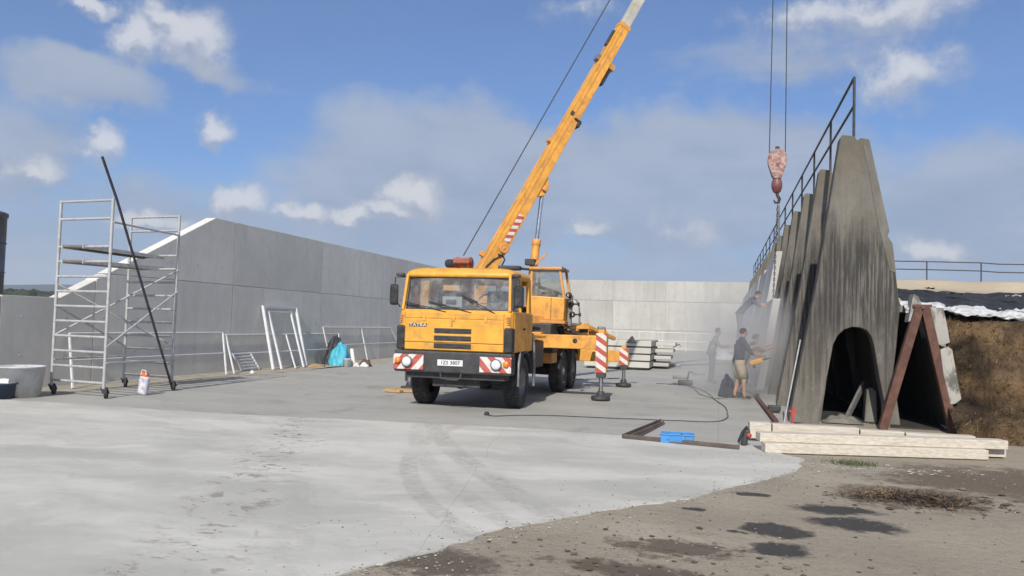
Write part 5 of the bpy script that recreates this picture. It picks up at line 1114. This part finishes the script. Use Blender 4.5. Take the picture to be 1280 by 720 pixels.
    b = MB(); b.add([sc_+f*.092+up_*.012, sc_+f*.088+sd_*.012-up_*.03, sc_+f*.088-sd_*.012-up_*.03, sc_+f*.122-up_*.032], [(0, 1, 3), (0, 3, 2), (1, 2, 3), (0, 2, 1)]); raw(b, 'nose', SKIN, body)
    for s_ in (-1, 1):
        raw(MB().lathe([(0, -.012), (.011, 0), (0, .012)], sc_+f*.088+sd_*s_*.032+up_*.012, tuple(f), 8), 'eye', BOXW, body)
        raw(MB().lathe([(0, -.012), (.02, -.006), (.026, .004), (.02, .012), (0, .01)], sc_+sd_*s_*.088-up_*.005, tuple(sd_*s_), 8), 'ear', SKIN, body)
    raw(MB().bar(sc_+f*.086-sd_*.022-up_*.062, sc_+f*.086+sd_*.022-up_*.062, .01, .012), 'mouth', mat('lip', (.30, .12, .10), .6), body)
    b = MB()
    bm = bmesh.new(); bmesh.ops.create_icosphere(bm, subdivisions=3, radius=1)
    kill = []
    for v in bm.verts:
        p = v.co; w_ = sc_+up_*.022+sd_*p.x*.094+f*(p.y*.108-.008)+up_*p.z*.105; 
        if p.y > .45 and p.z < .45 or p.z < -.45: kill.append(v)
        v.co = w_*1.0+(w_-sc_).normalized()*.006*mnoise.noise(w_*40)
    bmesh.ops.delete(bm, geom=kill, context='VERTS'); b.bmadd(bm, 0, True); raw(b, 'hair', HAIR, body)
    if parts.get('shorts'):
        for s_ in 'lr':
            h, k = V(J['hip'+s_]), V(J['kn'+s_]); e_ = h.lerp(k, .9); b = MB()
            b.tube([h+V((0, 0, .10)), h, h.lerp(k, .45), e_], [.125, .128, .115, .108], 16, 0, False); ob = raw(b, 'shorts_leg', parts['leg_mat'], body); ob.modifiers.new('thickness', 'SOLIDIFY').thickness = .008
    if parts.get('loose'):
        b = MB(); n = 20; rings = []
        for (nm, rx, ry, dz_) in (('pelvis', .185, .135, -.02), ('waist', .165, .125, 0), ('chest', .19, .135, 0)):
            c = V(J[nm])+V((0, 0, dz_)); ax = V(J['shr'])-V(J['shl']); ax.z = 0; ax.normalize(); bx2 = V((-ax.y, ax.x, 0)); rings.append([c+ax*rx*math.cos(2*PI*k/n)+bx2*ry*math.sin(2*PI*k/n)+V((0, 0, .008*math.sin(5*k))) for k in range(n)])
        vs = [p for r_ in rings for p in r_]; b.add(vs, [(i*n+k, i*n+(k+1) % n, (i+1)*n+(k+1) % n, (i+1)*n+k) for i in range(2) for k in range(n)], 0, True); ob = raw(b, 'shirt_body', parts['shirt_mat'], body); ob.modifiers.new('thickness', 'SOLIDIFY').thickness = .008
    return t
SH_ = dict(top='shirt', legs='trousers', shin='trousers')
def std(**kw):
    J = dict(pelvis=(0, 0, .95), waist=(0, .02, 1.12), chest=(0, .06, 1.36), neckbase=(0, .08, 1.50), neck=(0, .09, 1.55), jaw=(0, .13, 1.60), skull=(0, .13, 1.68), crown=(0, .12, 1.735), look=(0, 1, -.1),
             hipl=(-.10, 0, .89), knl=(-.11, .03, .49), anl=(-.12, -.02, .085), tol=(-.13, .15, .04), hipr=(.10, 0, .89), knr=(.11, .03, .49), anr=(.12, -.02, .085), tor=(.13, .15, .04),
             shl=(-.19, .07, 1.44), ell=(-.23, .15, 1.17), wrl=(-.20, .36, 1.06), pal=(-.19, .43, 1.04), shr=(.19, .07, 1.44), elr=(.23, .15, 1.17), wrr=(.20, .36, 1.06), par=(.19, .43, 1.04)); J.update(kw); return J
# all four look towards the slab (+X of the yard): figure forward (+y) turned to +X by -90 degrees
HN = -PI/2
person('worker in dark shirt and beige shorts seen from behind, arms raised to the slab', (.47, 21.3, .006), HN+.35,
       std(pelvis=(0, -.02, .96), chest=(0, .03, 1.38), ell=(-.25, .28, 1.25), wrl=(-.18, .50, 1.33), pal=(-.17, .58, 1.35), elr=(.26, .24, 1.16), wrr=(.22, .46, 1.12), par=(.21, .54, 1.12), knl=(-.12, .06, .50), anl=(-.13, -.05, .085), tol=(-.15, .13, .04), anr=(.15, .10, .085), tor=(.18, .28, .04), knr=(.13, .1, .50)),
       dict(top='sleeve' if False else 'shirt', legs='shorts', shin='skin', shirt_mat=NAVY, leg_mat=BEIGE, shorts=True, loose=True), None)
person('worker in navy clothes half hidden behind the one in shorts, hands on the slab edge', (.62, 22.6, .006), HN+.15,
       std(pelvis=(0, -.05, .86), waist=(0, .04, 1.02), chest=(0, .18, 1.24), neckbase=(0, .25, 1.37), neck=(0, .28, 1.41), jaw=(0, .33, 1.45), skull=(0, .34, 1.53), crown=(0, .33, 1.59), hipl=(-.1, -.04, .82), hipr=(.1, -.04, .82), knl=(-.12, .14, .46), knr=(.13, -.02, .45), anr=(.14, -.28, .085), tor=(.15, -.12, .04),
           shl=(-.19, .21, 1.31), ell=(-.22, .46, 1.24), wrl=(-.16, .70, 1.36), pal=(-.15, .78, 1.39), shr=(.19, .21, 1.31), elr=(.22, .46, 1.20), wrr=(.16, .70, 1.30), par=(.15, .78, 1.33)),
       dict(top='shirt', legs='trousers', shin='trousers', shirt_mat=NAVY, leg_mat=DTROU, loose=True), None)
person('worker in grey shirt and dark trousers standing at the left of the group', (-.22, 26.6, .006), HN,
       std(pelvis=(0, -.06, .96), waist=(0, -.02, 1.12), chest=(0, .06, 1.36), neckbase=(0, .11, 1.50), neck=(0, .13, 1.55), jaw=(0, .18, 1.60), skull=(0, .18, 1.68), crown=(0, .17, 1.735), ell=(-.23, .24, 1.20), wrl=(-.16, .48, 1.17), pal=(-.15, .56, 1.17), elr=(.24, .22, 1.22), wrr=(.18, .46, 1.24), par=(.17, .54, 1.25), knl=(-.1, -.04, .5), anl=(-.1, -.1, .085), tol=(-.1, .08, .04)),
       dict(top='shirt', legs='trousers', shin='trousers', shirt_mat=GSHIRT, leg_mat=DTROU, loose=True), None)
person('worker in dark clothes up on the stepladder leaning over the slab', (.58, 26.7, 1.40), HN+.1,
       std(pelvis=(0, .02, .90), waist=(0, .13, 1.05), chest=(0, .34, 1.25), neckbase=(0, .45, 1.36), neck=(0, .50, 1.40), jaw=(0, .56, 1.42), skull=(0, .59, 1.50), crown=(0, .60, 1.56), hipl=(-.1, .01, .85), hipr=(.1, .01, .85), look=(0, 1, -.4),
           shl=(-.19, .38, 1.31), ell=(-.24, .62, 1.18), wrl=(-.16, .86, 1.20), pal=(-.15, .94, 1.20), shr=(.19, .38, 1.31), elr=(.24, .60, 1.14), wrr=(.18, .82, 1.12), par=(.17, .90, 1.11)),
       dict(top='shirt', legs='trousers', shin='trousers', shirt_mat=NAVY, leg_mat=DTROU, loose=True), None)
ld = thing('stepladder', 'aluminium stepladder carrying the upper worker beside the slab', 'stepladder', (.55, 26.7, 0))
for s_ in (-.22, .22):
    MB().bar((.22, 26.7+s_, 0), (.60, 26.7+s_, 1.55), .03, .07, (0, 1, 0)).build('side_rail', GALV, ld); MB().bar((1.02, 26.7+s_, 0), (.64, 26.7+s_, 1.62), .025, .04, (0, 1, 0)).build('rear_leg', GALV, ld)
for k in range(4): x = .22+.38*(.25+.25*k)/1.62*1.0; MB().bar((x+.01, 26.48, .25+.25*k), (x+.01, 26.92, .25+.25*k), .10, .03, (0, 0, 1)).build('step', GALV, ld)
MB().bar((.45, 26.45, 1.0), (.72, 26.95, 1.0), .03, .03).build('brace', GALV, ld)
MB().span((.40, 26.46, 1.37), (.82, 26.94, 1.395), .004).build('platform', GALV, ld)
dr = thing('drill', 'yellow power drill held by the worker in beige shorts', 'drill', (.86, 21.25, .92))
MB().box((.90, 21.15, .97), (.34, .10, .13), Matrix.Rotation(-.3, 3, 'Y'), .035, 0, 3).build('body', YEL, dr); MB().tube([(1.04, 21.15, 1.02), (1.22, 21.15, 1.07)], [.03, .015], 8).build('chuck', DRK, dr); MB().bar((.82, 21.15, .95), (.86, 21.15, .80), .05, .06, (0, 1, 0), .015).build('grip', BLK, dr)
lump('tool_bag', (.20, 21.75, .01), (.20, .26, .52), NAVY, 'dark full tool bag on the floor by the legs of the worker in shorts', 'bag', 31, .25)
lump('white_bag', (.25, 27.6, .9), (.22, .2, .2), WHT, 'small white bag hanging behind the grey shirted worker', 'bag', 33, .35, 3) if False else None
lump('white_sack', (.22, 47.5, .01), (.62, .5, .5), WHT, 'white sack lying far back on the floor between the grey shirted worker and the others', 'sack', 37, .35, 3)
hs = thing('hose_coil', 'pale coil of hose on the floor behind the workers in front of the slab', 'hose', (.75, 21.9, 0))
MB().tube([V((.72+.28*math.cos(a), 21.9+.28*math.sin(a), .04+.012*a/6.28*2)) for a in [k*.35 for k in range(54)]], .02, 6).build('hose', GREY, hs)

# dust blown up by the cutting, and the summer haze
def volume(name, obj_mesh, dens, color=(.93, .94, .96), nscale=0, aniso=.2):
    mt = bpy.data.materials.new(name); mt.use_nodes = True; n = NT(mt.node_tree); mt.node_tree.nodes.clear()
    pv = n.node('ShaderNodeVolumePrincipled'); pv.inputs['Color'].default_value = (*color, 1); pv.inputs['Anisotropy'].default_value = aniso
    if nscale:
        t = n.node('ShaderNodeTexCoord').outputs['Object']; q = n.vm('DIVIDE', t, nscale); d = n.m('SUBTRACT', 1, n.vm('LENGTH', q), clamp=True)
        nz = n.noise(t, .8, 3, .6); n.put(pv.inputs['Density'], n.m('MULTIPLY', n.m('MULTIPLY', n.ss(d, 0, .75), n.ss(nz, .25, .75)), dens))
    else: pv.inputs['Density'].default_value = dens
    o = n.node('ShaderNodeOutputMaterial'); n.L.new(pv.outputs[0], o.inputs['Volume']); return mt
bm = bmesh.new(); bmesh.ops.create_icosphere(bm, subdivisions=3, radius=1)
DR = (2.4, 5.6, 2.5); DC = V((.7, 23.4, 1.0))
for v in bm.verts: v.co = V((v.co.x*DR[0], v.co.y*DR[1], v.co.z*DR[2]))+DC
o = MB().bmadd(bm).build('dust_cloud', volume('drifting_dust', None, .60, (.95, .94, .92), DR), None, tuple(DC)); tag(o, kind='stuff')
o = MB().span((-3400, -3400, -1), (3400, 3400, 220)).build('haze', volume('summer_haze', None, HAZE_D, (.80, .88, 1.0))); tag(o, kind='stuff')
